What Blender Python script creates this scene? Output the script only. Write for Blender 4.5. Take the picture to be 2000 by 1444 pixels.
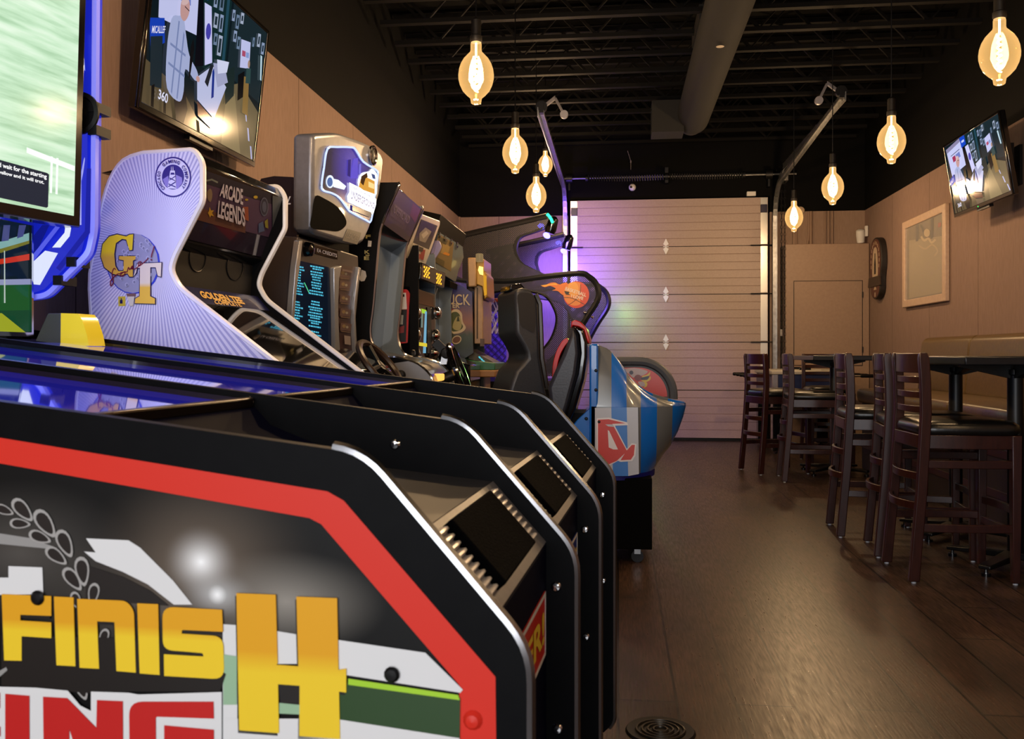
import bpy, bmesh, math, random
from math import sin, cos, pi, radians as R
from mathutils import Vector, Matrix
for o in list(bpy.data.objects):
    bpy.data.objects.remove(o)
SC = bpy.context.scene
COL = SC.collection
random.seed(7)

# ------------------------------------------------------------------ camera, world, exposure, large lights
FPX = 1800.0                      # focal length in pixels of the 2000 x 1444 frame
TH = math.atan(207 / FPX)         # the camera is turned a little to the left of the room's axis
EYE = 1.075
cd = bpy.data.cameras.new('camera'); cam = bpy.data.objects.new('camera', cd); COL.objects.link(cam)
cam.location = (0, 0, EYE); cam.rotation_euler = (pi / 2, 0, TH)
cd.sensor_width = 36; cd.lens = 36 * FPX / 2000; cd.shift_y = -29 / 2000
cd.clip_start = 0.05
cd.dof.use_dof = True; cd.dof.focus_distance = 4.6; cd.dof.aperture_fstop = 11
SC.camera = cam
w = bpy.data.worlds.new('world'); SC.world = w; w.use_nodes = True
w.node_tree.nodes['Background'].inputs[0].default_value = (.5, .55, .7, 1)
w.node_tree.nodes['Background'].inputs[1].default_value = 0.0
SC.view_settings.view_transform = 'Standard'; SC.view_settings.look = 'None'
SC.view_settings.exposure = 0.0; SC.view_settings.gamma = 1.0; SC.view_settings.use_curve_mapping = False
SC.cycles.max_bounces = 8; SC.cycles.transparent_max_bounces = 16
SC.cycles.sample_clamp_indirect = 4.0

def lamp(name, kind, loc, power, color, parent=None, rot=(0, 0, 0), size=.1, size_y=None, spot=None):
    l = bpy.data.lights.new(name, kind); o = bpy.data.objects.new(name, l); COL.objects.link(o)
    l.energy = power; l.color = color; o.location = loc; o.rotation_euler = rot
    if kind == 'AREA':
        l.size = size
        if size_y: l.shape = 'RECTANGLE'; l.size_y = size_y
    else:
        l.shadow_soft_size = size
        if spot: l.spot_size = R(spot[0]); l.spot_blend = spot[1]
    if kind == 'AREA' and spot: l.spread = R(spot)
    if parent: o.parent = parent
    return o

# daylight through the shop window behind the camera
lamp('window_daylight', 'AREA', (-.55, -2.3, 1.55), 135, (.95, .97, 1.0), rot=(R(90), 0, 0), size=2.6, size_y=2.0)

# ------------------------------------------------------------------ materials
def lin(c):
    if isinstance(c, str):
        c = [int(c[i:i + 2], 16) / 255 for i in (0, 2, 4)]
    return tuple(((x + .055) / 1.055) ** 2.4 if x > .04045 else x / 12.92 for x in c) + (1,)
MATS = {}
def mat(name, color='808080', rough=.5, metal=0., emit=None, strength=1., coat=0., spec=.5, trans=None):
    if name in MATS: return MATS[name]
    m = bpy.data.materials.new(name); m.use_nodes = True
    p = m.node_tree.nodes['Principled BSDF']
    p.inputs['Base Color'].default_value = lin(color); p.inputs['Roughness'].default_value = rough
    p.inputs['Metallic'].default_value = metal; p.inputs['Coat Weight'].default_value = coat
    p.inputs['Specular IOR Level'].default_value = spec
    if emit:
        p.inputs['Emission Color'].default_value = lin(emit); p.inputs['Emission Strength'].default_value = strength
    MATS[name] = m
    return m
def ink(c, rough=.4): return mat('ink_' + c, c, rough, spec=.3)
def glow(c, s=1.0): return mat('glow_%s_%d' % (c, round(s * 100)), '000000', .12, emit=c, strength=s, spec=.12)
def nodes(m): return m.node_tree.nodes, m.node_tree.links, m.node_tree.nodes['Principled BSDF']
def add(m, t, **kw):
    n = m.node_tree.nodes.new(t)
    for k, v in kw.items(): setattr(n, k, v)
    return n
def ramp(m, stops, interp='LINEAR'):
    r = add(m, 'ShaderNodeValToRGB'); e = r.color_ramp.elements; r.color_ramp.interpolation = interp
    while len(e) < len(stops): e.new(.5)
    for k, (p, c) in zip(e, stops): k.position = p; k.color = c if len(c) == 4 else lin(c)
    return r
def math_n(m, op, a, b=None):
    n = add(m, 'ShaderNodeMath', operation=op)
    for i, v in enumerate((a, b)):
        if v is None: continue
        if isinstance(v, (int, float)): n.inputs[i].default_value = v
        else: m.node_tree.links.new(v, n.inputs[i])
    return n.outputs[0]
def noisy(name, c0, c1, scale=8, rough=.6, stretch=(1, 1, 1), bump=0., metal=0., coat=0., r2=None, detail=4):
    if name in MATS: return MATS[name]
    m = mat(name, 'ffffff', rough, metal, coat=coat); N, L, P = nodes(m)
    tc = add(m, 'ShaderNodeTexCoord'); mp = add(m, 'ShaderNodeMapping'); mp.inputs['Scale'].default_value = stretch
    nz = add(m, 'ShaderNodeTexNoise'); nz.inputs['Scale'].default_value = scale; nz.inputs['Detail'].default_value = detail
    L.new(tc.outputs['Object'], mp.inputs[0]); L.new(mp.outputs[0], nz.inputs['Vector'])
    r = ramp(m, [(.3, lin(c0)), (.7, lin(c1))]); L.new(nz.outputs[0], r.inputs[0]); L.new(r.outputs[0], P.inputs['Base Color'])
    if bump:
        b = add(m, 'ShaderNodeBump'); b.inputs['Strength'].default_value = bump; b.inputs['Distance'].default_value = .004
        L.new(nz.outputs[0], b.inputs['Height']); L.new(b.outputs[0], P.inputs['Normal'])
    return m
BLACK = mat('black_plastic', '08080a', .42, spec=.25)
GLOSS = mat('gloss_black', '060608', .12, coat=.4)
SATIN = noisy('satin_black_laminate', '060608', '09090b', 30, .5); SATIN.node_tree.nodes['Principled BSDF'].inputs['Specular IOR Level'].default_value = .07
CHROME = mat('chrome', 'd8d8dc', .12, 1.0)
STEEL = noisy('galvanised_steel', '8f9092', 'b6b7b9', 22, .34, metal=.9)
DARKMETAL = mat('dark_metal', '2a2a2c', .4, .8)
WHITE = mat('white_plastic', 'd8d6d2', .4)
SILVER = noisy('silver_paint', '6e7079', '787a84', 40, .34, metal=.35, coat=.15)
DEEP = mat('ceiling_black', '030303', .9, spec=.1)

# ------------------------------------------------------------------ mesh builder
class B:
    def __init__(s): s.v = []; s.f = []; s.m = []; s.k = 0
    def face(s, idx): s.f.append(tuple(idx)); s.m.append(s.k)
    def pts(s, ps):
        b = len(s.v); s.v.extend(Vector(p) for p in ps); return list(range(b, b + len(ps)))
    def poly(s, ps): s.face(s.pts(ps)); return s
    def hexa(s, a, b):                       # a, b: two loops joined into a closed solid
        n = len(a); i = s.pts(a); j = s.pts(b)
        s.face(i[::-1]); s.face(j)
        for k in range(n): s.face((i[k], i[(k + 1) % n], j[(k + 1) % n], j[k]))
        return s
    def loft(s, rings, cap=True, closed=True):
        ii = [s.pts(r) for r in rings]; n = len(rings[0])
        for a, b in zip(ii, ii[1:]):
            for k in range(n if closed else n - 1): s.face((a[k], a[(k + 1) % n], b[(k + 1) % n], b[k]))
        if cap: s.face(ii[0][::-1]); s.face(ii[-1])
        return s
    def box(s, x0, x1, y0, y1, z0, z1):
        return s.hexa([(x0, y0, z0), (x1, y0, z0), (x1, y1, z0), (x0, y1, z0)], [(x0, y0, z1), (x1, y0, z1), (x1, y1, z1), (x0, y1, z1)])
    def prism(s, pts, pl, a, b):
        f = {'xz': lambda p, h: (p[0], h, p[1]), 'xy': lambda p, h: (p[0], p[1], h), 'yz': lambda p, h: (h, p[0], p[1])}[pl]
        return s.hexa([f(p, a) for p in pts], [f(p, b) for p in pts])
    def cyl(s, p0, p1, r0, r1=None, n=16):
        r1 = r0 if r1 is None else r1
        p0, p1 = Vector(p0), Vector(p1); d = (p1 - p0).normalized()
        u = d.orthogonal().normalized(); v = d.cross(u)
        rg = lambda p, r: [p + (u * cos(2 * pi * k / n) + v * sin(2 * pi * k / n)) * r for k in range(n)]
        return s.loft([rg(p0, r0), rg(p1, r1)])
    def tube(s, path, r, n=8, closed=False):
        P = [Vector(p) for p in path]; rings = []; N = len(P); up = None
        for i, p in enumerate(P):
            if closed: d = P[(i + 1) % N] - P[i - 1]
            else: d = P[min(i + 1, N - 1)] - P[max(i - 1, 0)]
            d.normalize()
            if up is None: up = d.orthogonal().normalized()
            up = (up - d * up.dot(d))
            up = up.normalized() if up.length > 1e-6 else d.orthogonal().normalized()
            w = d.cross(up); rr = r[i] if isinstance(r, (list, tuple)) else r
            rings.append([p + (up * cos(2 * pi * k / n) + w * sin(2 * pi * k / n)) * rr for k in range(n)])
        if closed: rings.append(rings[0])
        return s.loft(rings, cap=not closed)
    def bar(s, path, ax, ay):                # rectangular section bar; ax, ay half-size vectors
        ax, ay = Vector(ax), Vector(ay)
        return s.loft([[Vector(p) - ax - ay, Vector(p) + ax - ay, Vector(p) + ax + ay, Vector(p) - ax + ay] for p in path])
    def lathe(s, prof, c=(0, 0, 0), n=24, axis=(0, 0, 1), cap=True):
        c = Vector(c); d = Vector(axis).normalized(); u = d.orthogonal().normalized(); v = d.cross(u)
        return s.loft([[c + d * z + (u * cos(2 * pi * k / n) + v * sin(2 * pi * k / n)) * max(r, 1e-4) for k in range(n)] for r, z in prof], cap=cap)
    def frame(s, outer, inner, f0, f1):      # ring-shaped solid between two loops; f0 / f1 map 2D points to 3D
        n = len(outer); a = s.pts([f0(p) for p in outer]); b = s.pts([f0(p) for p in inner])
        c = s.pts([f1(p) for p in outer]); d = s.pts([f1(p) for p in inner])
        for k in range(n):
            j = (k + 1) % n
            s.face((a[k], a[j], b[j], b[k])); s.face((c[j], c[k], d[k], d[j]))
            s.face((a[j], a[k], c[k], c[j])); s.face((b[k], b[j], d[j], d[k]))
        return s
    def build(s, name, mats, parent=None, bevel=0, seg=2, ang=32, smooth=True, sub=0, label=None):
        me = bpy.data.meshes.new(name); me.from_pydata([tuple(v) for v in s.v], [], s.f)
        for m in (mats if isinstance(mats, (list, tuple)) else [mats]): me.materials.append(m)
        me.polygons.foreach_set('material_index', s.m)
        bm = bmesh.new(); bm.from_mesh(me); bmesh.ops.recalc_face_normals(bm, faces=bm.faces); bm.to_mesh(me); bm.free()
        if smooth:
            me.polygons.foreach_set('use_smooth', [True] * len(me.polygons)); me.set_sharp_from_angle(angle=R(ang))
        me.update(); o = bpy.data.objects.new(name, me); COL.objects.link(o)
        if parent: o.parent = parent
        if bevel:
            md = o.modifiers.new('bevel', 'BEVEL'); md.width = bevel; md.segments = seg; md.limit_method = 'ANGLE'; md.angle_limit = R(35); md.harden_normals = False
        if sub:
            md = o.modifiers.new('sub', 'SUBSURF'); md.levels = sub; md.render_levels = sub
        if label: o['label'] = label
        return o
def tag(o, label, cat, group=None):
    o['label'] = label; o['category'] = cat
    if group: o['group'] = group
    return o
def thing(name, label, cat, loc=(0, 0, 0), rot=0, group=None):
    o = bpy.data.objects.new(name, None); COL.objects.link(o); o.empty_display_size = .1
    o.location = loc; o.rotation_euler = (0, 0, rot)
    return tag(o, label, cat, group)
def struct(o): o['kind'] = 'structure'; return o
def copy_thing(src, name=None, label=None, loc=None, rot=None):
    c = src.copy(); COL.objects.link(c)
    if label: c['label'] = label
    if loc is not None: c.location = loc
    if rot is not None: c.rotation_euler = (0, 0, rot)
    def kids(a, b):
        for ch in list(a.children):
            d = ch.copy(); COL.objects.link(d); d.parent = b; kids(ch, d)
    kids(src, c)
    return c

# ------------------------------------------------------------------ reading positions off measured sight lines
def ray(px, py):
    u = (px - 1000) / FPX; v = (693 - py) / FPX
    return Vector((-sin(TH) + u * cos(TH), cos(TH) + u * sin(TH), v))
class Fr:                                    # a thing's own frame: origin on the floor, turned about z
    def __init__(s, x, y, phi=0.): s.x, s.y, s.p = x, y, phi; s.c, s.s = cos(phi), sin(phi)
    def vec(s, X, Y): return (X * s.c + Y * s.s, -X * s.s + Y * s.c)
    def sight(s, px, py):
        r = ray(px, py); o = s.vec(-s.x, -s.y); d = s.vec(r.x, r.y)
        return Vector((o[0], o[1], EYE)), Vector((d[0], d[1], r.z))
    def plane(s, p0, n): return Plane(s, p0, n)
    def X(s, v): return Plane(s, (v, 0, 0), (1, 0, 0))
    def Y(s, v): return Plane(s, (0, v, 0), (0, -1, 0))
    def Z(s, v): return Plane(s, (0, 0, v), (0, 0, 1))
class Plane:                                 # maps photo measurements onto a plane of the thing; off = height above it
    def __init__(s, fr, p0, n): s.fr = fr; s.p0 = Vector(p0); s.n = Vector(n).normalized()
    def __call__(s, px, py, off=0.):
        o, d = s.fr.sight(px, py); t = (s.p0 - o).dot(s.n) / d.dot(s.n)
        return o + d * t + s.n * off
def through(fr, a, b, c):                    # plane through three local points, facing the camera
    a, b, c = Vector(a), Vector(b), Vector(c); n = (b - a).cross(c - a)
    o = fr.sight(1000, 693)[0]
    if n.dot(o - a) < 0: n = -n
    return Plane(fr, a, n)
def cr(pts, n=5, closed=False):              # Catmull-Rom through 2D / 3D points
    P = [Vector(p) for p in pts]; N = len(P); out = []
    for i in range(N if closed else N - 1):
        g = (lambda k: P[k % N]) if closed else (lambda k: P[max(0, min(N - 1, k))])
        a, b, c, d = g(i - 1), g(i), g(i + 1), g(i + 2)
        for j in range(n):
            t = j / n
            out.append(.5 * ((2 * b) + (c - a) * t + (2 * a - 5 * b + 4 * c - d) * t * t + (3 * b - a - 3 * c + d) * t ** 3))
    if not closed: out.append(P[-1])
    return [tuple(p) for p in out]
def rnd(pts, r, n=5):                        # round the corners of a 2D polygon
    out = []; N = len(pts)
    for i in range(N):
        a, b, c = Vector(pts[i - 1]), Vector(pts[i]), Vector(pts[(i + 1) % N])
        rr = r[i] if isinstance(r, (list, tuple)) else r
        if rr <= 0: out.append(tuple(b)); continue
        d0 = a - b; d1 = c - b; q = min(rr, d0.length * .45, d1.length * .45)
        s, e = b + d0.normalized() * q, b + d1.normalized() * q
        for k in range(n + 1):
            t = k / n; out.append(tuple((1 - t) ** 2 * s + 2 * t * (1 - t) * b + t * t * e))
    return out
def slab(b, pl, pts, depth, off=0.):         # solid with its front on plane pl and its thickness behind it
    return b.hexa([pl(*p, off) for p in pts], [pl(*p, off - depth) for p in pts])
def art(name, parent, pl, items, off=.0012, step=.0004, label=None):   # printed picture: flat layers of ink
    b = B(); ms = []
    for i, (m, pts) in enumerate(items):
        m = ink(m) if isinstance(m, str) else m
        if m not in ms: ms.append(m)
        b.k = ms.index(m); b.poly([pl(*p, off + step * i) for p in pts])
    return b.build(name, ms, parent, smooth=False, label=label)
def circ(cx, cy, rx, ry=None, n=20, a0=0., a1=2 * pi, rot=0.):
    ry = rx if ry is None else ry; full = abs(a1 - a0 - 2 * pi) < 1e-6
    out = []
    for k in range(n if full else n + 1):
        a = a0 + (a1 - a0) * k / n; x, y = rx * cos(a), ry * sin(a)
        out.append((cx + x * cos(rot) - y * sin(rot), cy + x * sin(rot) + y * cos(rot)))
    return out
def stroke(pts, wd, taper=None):             # a line drawn with width wd, as a polygon
    P = [Vector(p[:2]) for p in pts]; l, r = [], []
    for i, p in enumerate(P):
        d = (P[min(i + 1, len(P) - 1)] - P[max(i - 1, 0)]).normalized(); n = Vector((-d.y, d.x)) * wd / 2 * (taper[i] if taper else 1)
        l.append(tuple(p + n)); r.append(tuple(p - n))
    return l + r[::-1]
GLY = {}
def glyphs(txt, bold=0., shear=0., space=1.):
    key = (txt, bold, shear, space)
    if key in GLY: return GLY[key]
    c = bpy.data.curves.new('lettering', 'FONT'); c.body = txt; c.offset = bold; c.shear = shear; c.space_character = space
    c.resolution_u = 4; o = bpy.data.objects.new('lettering', c); me = o.to_mesh()
    v = [(p.co.x, p.co.y) for p in me.vertices]; f = [tuple(p.vertices) for p in me.polygons]
    o.to_mesh_clear(); bpy.data.objects.remove(o); bpy.data.curves.remove(c)
    x0, x1 = min(p[0] for p in v), max(p[0] for p in v); y0, y1 = min(p[1] for p in v), max(p[1] for p in v)
    GLY[key] = ([((p[0] - x0) / (x1 - x0), (p[1] - y0) / max(y1 - y0, 1e-6)) for p in v], f); return GLY[key]
def write(name, parent, m, jobs, label=None):   # jobs: (text, function (u, v) -> point, bold, shear)
    b = B(); ms = m if isinstance(m, list) else [m]
    for j in jobs:
        v, f = glyphs(j[0], *(j[2:4] if len(j) > 2 else ())); b.k = j[4] if len(j) > 4 else 0
        i = b.pts([j[1](*p) for p in v])
        for q in f: b.face([i[k] for k in q])
    return b.build(name, ms, parent, smooth=False, label=label)
def quad(pl, bl, br, tr, tl, off=.002):      # lettering fitted into a four-cornered field
    def f(u, v):
        x = (1 - u) * (1 - v) * bl[0] + u * (1 - v) * br[0] + u * v * tr[0] + (1 - u) * v * tl[0]
        y = (1 - u) * (1 - v) * bl[1] + u * (1 - v) * br[1] + u * v * tr[1] + (1 - u) * v * tl[1]
        return pl(x, y, off)
    return f
def field(o, ex, ey):                        # lettering in a field given in local space
    o, ex, ey = Vector(o), Vector(ex), Vector(ey)
    return lambda u, v: o + ex * u + ey * v
RM = Fr(0, 0, 0)                             # the room's frame
# ------------------------------------------------------------------ the room
XL, XR, YB, YF = -2.03, 3.007, 11.72, -2.6
BAND = 2.845
def wall_paint(name, c0, c1, seam, axis):
    m = mat(name, 'ffffff', .8, spec=.12); N, L, P = nodes(m)
    tc = add(m, 'ShaderNodeTexCoord'); sp = add(m, 'ShaderNodeSeparateXYZ'); L.new(tc.outputs['Object'], sp.inputs[0])
    nz = add(m, 'ShaderNodeTexNoise'); nz.inputs['Scale'].default_value = 90; nz.inputs['Detail'].default_value = 3
    mp = add(m, 'ShaderNodeMapping'); mp.inputs['Scale'].default_value = (1, 1, .12); L.new(tc.outputs['Object'], mp.inputs[0]); L.new(mp.outputs[0], nz.inputs['Vector'])
    r = ramp(m, [(.35, lin(c0)), (.65, lin(c1))]); L.new(nz.outputs[0], r.inputs[0])
    fr = math_n(m, 'FRACT', math_n(m, 'DIVIDE', math_n(m, 'ADD', sp.outputs[axis], seam), 1.22))
    gap = math_n(m, 'LESS_THAN', fr, .0045)
    mx = add(m, 'ShaderNodeMixRGB'); L.new(gap, mx.inputs[0]); L.new(r.outputs[0], mx.inputs[1]); mx.inputs[2].default_value = lin('3a2c22')
    up = math_n(m, 'GREATER_THAN', sp.outputs[2], BAND)
    m2 = add(m, 'ShaderNodeMixRGB'); L.new(up, m2.inputs[0]); L.new(mx.outputs[0], m2.inputs[1]); m2.inputs[2].default_value = lin('040404')
    L.new(m2.outputs[0], P.inputs['Base Color'])
    bp = add(m, 'ShaderNodeBump'); bp.inputs['Strength'].default_value = .12; bp.inputs['Distance'].default_value = .003
    L.new(nz.outputs[0], bp.inputs['Height']); L.new(bp.outputs[0], P.inputs['Normal'])
    return m
TANL = wall_paint('tan_wall_paint_long', '846e64', '8c766c', .4, 1)
TANB = wall_paint('tan_wall_paint_back', '8a7466', '927c6d', .3, 0)
def floor_mat():
    m = mat('wood_plank_floor', 'ffffff', .4); N, L, P = nodes(m)
    tc = add(m, 'ShaderNodeTexCoord'); mp = add(m, 'ShaderNodeMapping'); mp.inputs['Rotation'].default_value = (0, 0, R(90))
    L.new(tc.outputs['Object'], mp.inputs[0])
    br = add(m, 'ShaderNodeTexBrick'); br.offset = .37; br.inputs['Scale'].default_value = 1.0
    br.inputs['Brick Width'].default_value = 1.22; br.inputs['Row Height'].default_value = .18; br.inputs['Mortar Size'].default_value = .0045
    br.inputs['Color1'].default_value = lin('48362b'); br.inputs['Color2'].default_value = lin('553f33'); br.inputs['Mortar'].default_value = lin('1c1512')
    L.new(mp.outputs[0], br.inputs['Vector'])
    m2 = add(m, 'ShaderNodeMapping'); m2.inputs['Scale'].default_value = (1, .07, 1); L.new(tc.outputs['Object'], m2.inputs[0])
    nz = add(m, 'ShaderNodeTexNoise'); nz.inputs['Scale'].default_value = 130; nz.inputs['Detail'].default_value = 6; L.new(m2.outputs[0], nz.inputs['Vector'])
    n2 = add(m, 'ShaderNodeTexNoise'); n2.inputs['Scale'].default_value = 5; n2.inputs['Detail'].default_value = 5
    m3 = add(m, 'ShaderNodeMapping'); m3.inputs['Scale'].default_value = (1, .35, 1); L.new(tc.outputs['Object'], m3.inputs[0]); L.new(m3.outputs[0], n2.inputs['Vector'])
    r1 = ramp(m, [(.3, lin('8c8c8c')), (.65, lin('ffffff'))]); L.new(nz.outputs[0], r1.inputs[0])
    r2 = ramp(m, [(.3, lin('a0a0a0')), (.62, lin('ffffff'))]); L.new(n2.outputs[0], r2.inputs[0])
    a = add(m, 'ShaderNodeMixRGB', blend_type='MULTIPLY'); a.inputs[0].default_value = 1; L.new(br.outputs[0], a.inputs[1]); L.new(r1.outputs[0], a.inputs[2])
    b = add(m, 'ShaderNodeMixRGB', blend_type='MULTIPLY'); b.inputs[0].default_value = 1; L.new(a.outputs[0], b.inputs[1]); L.new(r2.outputs[0], b.inputs[2])
    L.new(b.outputs[0], P.inputs['Base Color'])
    rr = ramp(m, [(.3, (.42,) * 3 + (1,)), (.7, (.27,) * 3 + (1,))]); L.new(nz.outputs[0], rr.inputs[0]); L.new(rr.outputs[0], P.inputs['Roughness'])
    bp = add(m, 'ShaderNodeBump'); bp.inputs['Strength'].default_value = .22; bp.inputs['Distance'].default_value = .002
    L.new(nz.outputs[0], bp.inputs['Height']); L.new(bp.outputs[0], P.inputs['Normal'])
    return m
CEIL = 4.15
struct(B().box(XL - .2, XR + .2, YF - .2, YB + .2, -.1, 0).build('floor', floor_mat()))
struct(B().box(XL - .2, XR + .2, YF - .2, YB + .2, CEIL, CEIL + .1).build('ceiling', DEEP))
struct(B().box(XL - .15, XL, YF, YB, 0, CEIL).build('wall_left', TANL))
struct(B().box(XR, XR + .15, YF, YB, 0, CEIL).build('wall_right', TANL))
DX0, DX1, DZ = -.63, 1.87, 3.045
b = B(); b.box(XL, DX0, YB, YB + .15, 0, CEIL); b.box(DX1, XR, YB, YB + .15, 0, CEIL); b.box(DX0, DX1, YB, YB + .15, DZ, CEIL)
struct(b.build('wall_back', TANB))
b = B(); b.box(XL, -1.9, YF - .15, YF, 0, CEIL); b.box(.8, XR, YF - .15, YF, 0, CEIL); b.box(-1.9, .8, YF - .15, YF, 0, .5); b.box(-1.9, .8, YF - .15, YF, 2.6, CEIL)
struct(b.build('wall_front', TANB))
b = B(); b.frame([(-1.9, .5), (.8, .5), (.8, 2.6), (-1.9, 2.6)], [(-1.84, .56), (.74, .56), (.74, 2.54), (-1.84, 2.54)], lambda p: (p[0], YF - .1, p[1]), lambda p: (p[0], YF - .03, p[1]))
b.box(-.58, -.53, YF - .1, YF - .03, .56, 2.54)
struct(b.build('window_1', DARKMETAL))
struct(B().box(XL, XL + .02, YB - .05, YB, 0, BAND).build('trim_1', mat('tan_trim', '8a7160', .5)))
# black skirting along the two long walls
struct(B().box(XL, XL + .012, YF, YB - .05, 0, .1).build('baseboard_left', BLACK))
struct(B().box(XR - .012, XR, 9.2, 11.4, 0, .1).build('baseboard_right', BLACK))

# overhead garage door: five ribbed sections with steel stiles and diamond hinges
DOORP = noisy('tan_door_paint', 'a38f86', 'ab978e', 60, .5)
door = bpy.data.objects.new('door_1', None); COL.objects.link(door); struct(door); door.location = (0, YB, 0)
SH = 2.99 / 5
for i in range(5):
    z0 = .035 + i * SH; p = [(-.045, z0 + .004)]
    n = 6
    for k in range(1, n):
        z = z0 + SH * k / n; p += [(-.045, z - .005), (-.039, z), (-.045, z + .005)]
    p += [(-.045, z0 + SH - .004), (0, z0 + SH - .004), (0, z0 + .004)]
    B().prism(p, 'yz', DX0 + .03, DX1 - .03).build('door_section', DOORP, door, smooth=False)
b = B(); b.box(DX0, DX1, -.04, -.005, 0.002, .035); b.build('bottom_seal', BLACK, door)
for x in (DX0 + .035, DX1 - .12):
    for i in range(5):
        z0 = .04 + i * SH
        B().box(x, x + .085, -.052, -.046, z0 + .01, z0 + SH - .012).build('end_stile', mat('bright_galvanised', 'd9d9d6', .3, .55), door, bevel=.002)
for i in range(1, 4):
    z = .035 + (i + 1) * SH
    b = B()
    for s in (-1, 1):
        b.prism([(.595, z + s * .004), (.56, z + s * .03), (.595, z + s * .1), (.63, z + s * .03)][::s], 'xz', -.058, -.046)
    b.cyl((.562, -.058, z), (.628, -.058, z), .006, n=8)
    b.build('hinge', mat('white_hinge', 'e6e6e4', .4), door, label='white diamond shaped hinge at the middle of the door')
for i in range(1, 5):
    z = .035 + i * SH
    for x0, x1 in ((DX0 - .02, DX0 + .19), (DX1 - .24, DX1 + .02)):
        B().cyl((x0, -.065, z), (x1, -.065, z), .008, n=8).build('roller_hinge', DARKMETAL, door)
    B().cyl((DX0 + .1, -.049, z), (DX1 - .1, -.049, z), .0035, n=6).build('section_joint', DARKMETAL, door)
for x in (DX0 + .04, DX1 - .12):
    B().box(x, x + .08, -.075, -.046, 2.83, 2.93).build('top_bracket', mat('bracket_blue_grey', '2c2c40', .4, .5), door, bevel=.004)

# door tracks
def track(name, label, x, side, yend, zend):
    t = thing(name, label, 'door track', (x, 0, 0))
    sx = side
    vert = [(0, YB - .09, .12), (0, YB - .09, 2.62)]
    curve = [(0, YB - .09 - .42 * (1 - cos(a)), 2.62 + .52 * sin(a)) for a in [R(k * 9) for k in range(11)]]
    yk, zk = curve[-1][1], curve[-1][2]
    hor = [(0, yk, zk), (0, yend, zend)]
    for nm, pth, ml in (('vertical_rail', vert, STEEL), ('curved_rail', curve, STEEL), ('overhead_rail', hor, STEEL)):
        b = B()
        for q in range(len(pth) - 1):
            a, c = Vector(pth[q]), Vector(pth[q + 1]); d = (c - a).normalized(); up = Vector((1, 0, 0)).cross(d).normalized()
            for (u0, u1, v0, v1) in ((-.025, .025, .018, .022), (-.025, -.021, -.018, .022), (.021, .025, -.018, .022)):
                f = lambda P, u, v: P + Vector((u * 1, 0, 0)) + up * v * -1
                b.hexa([f(a, u0, v0), f(a, u1, v0), f(a, u1, v1), f(a, u0, v1)], [f(c, u0, v0), f(c, u1, v0), f(c, u1, v1), f(c, u0, v1)])
        b.build(nm, ml, t, smooth=False)
    b = B(); b.box(sx * .03 - .004, sx * .03 + .004, yend, YB - .5, zend - .03, zend + .05)   # slotted angle beside the rail
    n = 16
    b.build('angle_iron', STEEL, t)
    b = B()
    for k in range(n):
        y = yend + .12 + k * .2
        b.box(sx * .035 - .001, sx * .035 + .001, y, y + .05, zend + .014, zend + .028); b.box(sx * -.026 - .001, sx * -.026 + .001, y, y + .05, zend - .012, zend + .0)
    b.build('slot', BLACK, t, smooth=False)
    in_ = -sx
    b = B(); b.cyl((0, yend + .02, zend + .06), (0, yend + .06, zend + .06), .05, n=14); b.box(-.02, .02, yend, yend + .07, zend, zend + .1); b.build('end_bracket', DARKMETAL, t)
    b = B(); b.bar([(0, yend + .05, zend + .05), (in_ * .12, yend + .02, zend + .13)], (0, .01, 0), (0, 0, .02)); b.bar([(in_ * .12, yend + .02, zend + .13), (in_ * .2, yend - .02, zend - .03)], (0, .012, 0), (.012, 0, 0)); b.build('bumper_arm', mat('zinc_grey', '9a98a0', .4, .5), t, bevel=.004)
    b = B(); b.cyl((in_ * .2, yend - .045, zend - .03), (in_ * .2, yend - .01, zend - .03), .035, n=16); b.build('roller', mat('zinc_grey'), t)
    B().box(sx * .02, sx * .02 + sx * .01, YB - .1, YB - .002, .3, 3.0).build('jamb_angle', STEEL, t)
    return t
track('door_track', 'steel overhead door track beside the basketball machine', DX0 - .03, -1, 7.95, 3.17)
track('door_track', 'steel overhead door track beside the hoist chain', DX1 + .045, 1, 8.2, 3.29)
t = thing('torsion_shaft', 'steel torsion spring shaft above the garage door', 'door spring', (0, YB - .12, 3.29))
B().cyl((DX0 - .05, 0, 0), (DX1 + .3, 0, 0), .013, n=10).build('shaft', STEEL, t)
def spring(x0, x1, sag):
    n = 90; return B().tube([(x0 + (x1 - x0) * k / n, .0 + .034 * cos(k * 2.1), .034 * sin(k * 2.1) - sag * sin(pi * k / n)) for k in range(n + 1)], .0085, 5)
spring(-.38, .57, .012).build('spring', DARKMETAL, t); spring(.63, 1.53, .012).build('spring', DARKMETAL, t)
for x in (-.39, 1.54): B().cyl((x - .015, 0, 0), (x + .015, 0, 0), .045, n=14).build('winding_cone', DARKMETAL, t)
b = B(); b.box(.58, .62, -.02, .115, -.08, .11); b.cyl((.58, 0, 0), (.62, 0, 0), .05, n=14); b.build('centre_bearing', DARKMETAL, t)
for x in (DX0 + .02, DX1 - .03): b = B(); b.cyl((x - .04, 0, 0), (x + .04, 0, 0), .06, n=18); b.box(x - .012, x + .012, -.01, .115, -.15, .05); b.build('cable_drum', DARKMETAL, t)
t = thing('hoist_chain', 'long looped hoist chain hanging by the garage door', 'chain', (DX1 + .09, YB - .3, 0))
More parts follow.
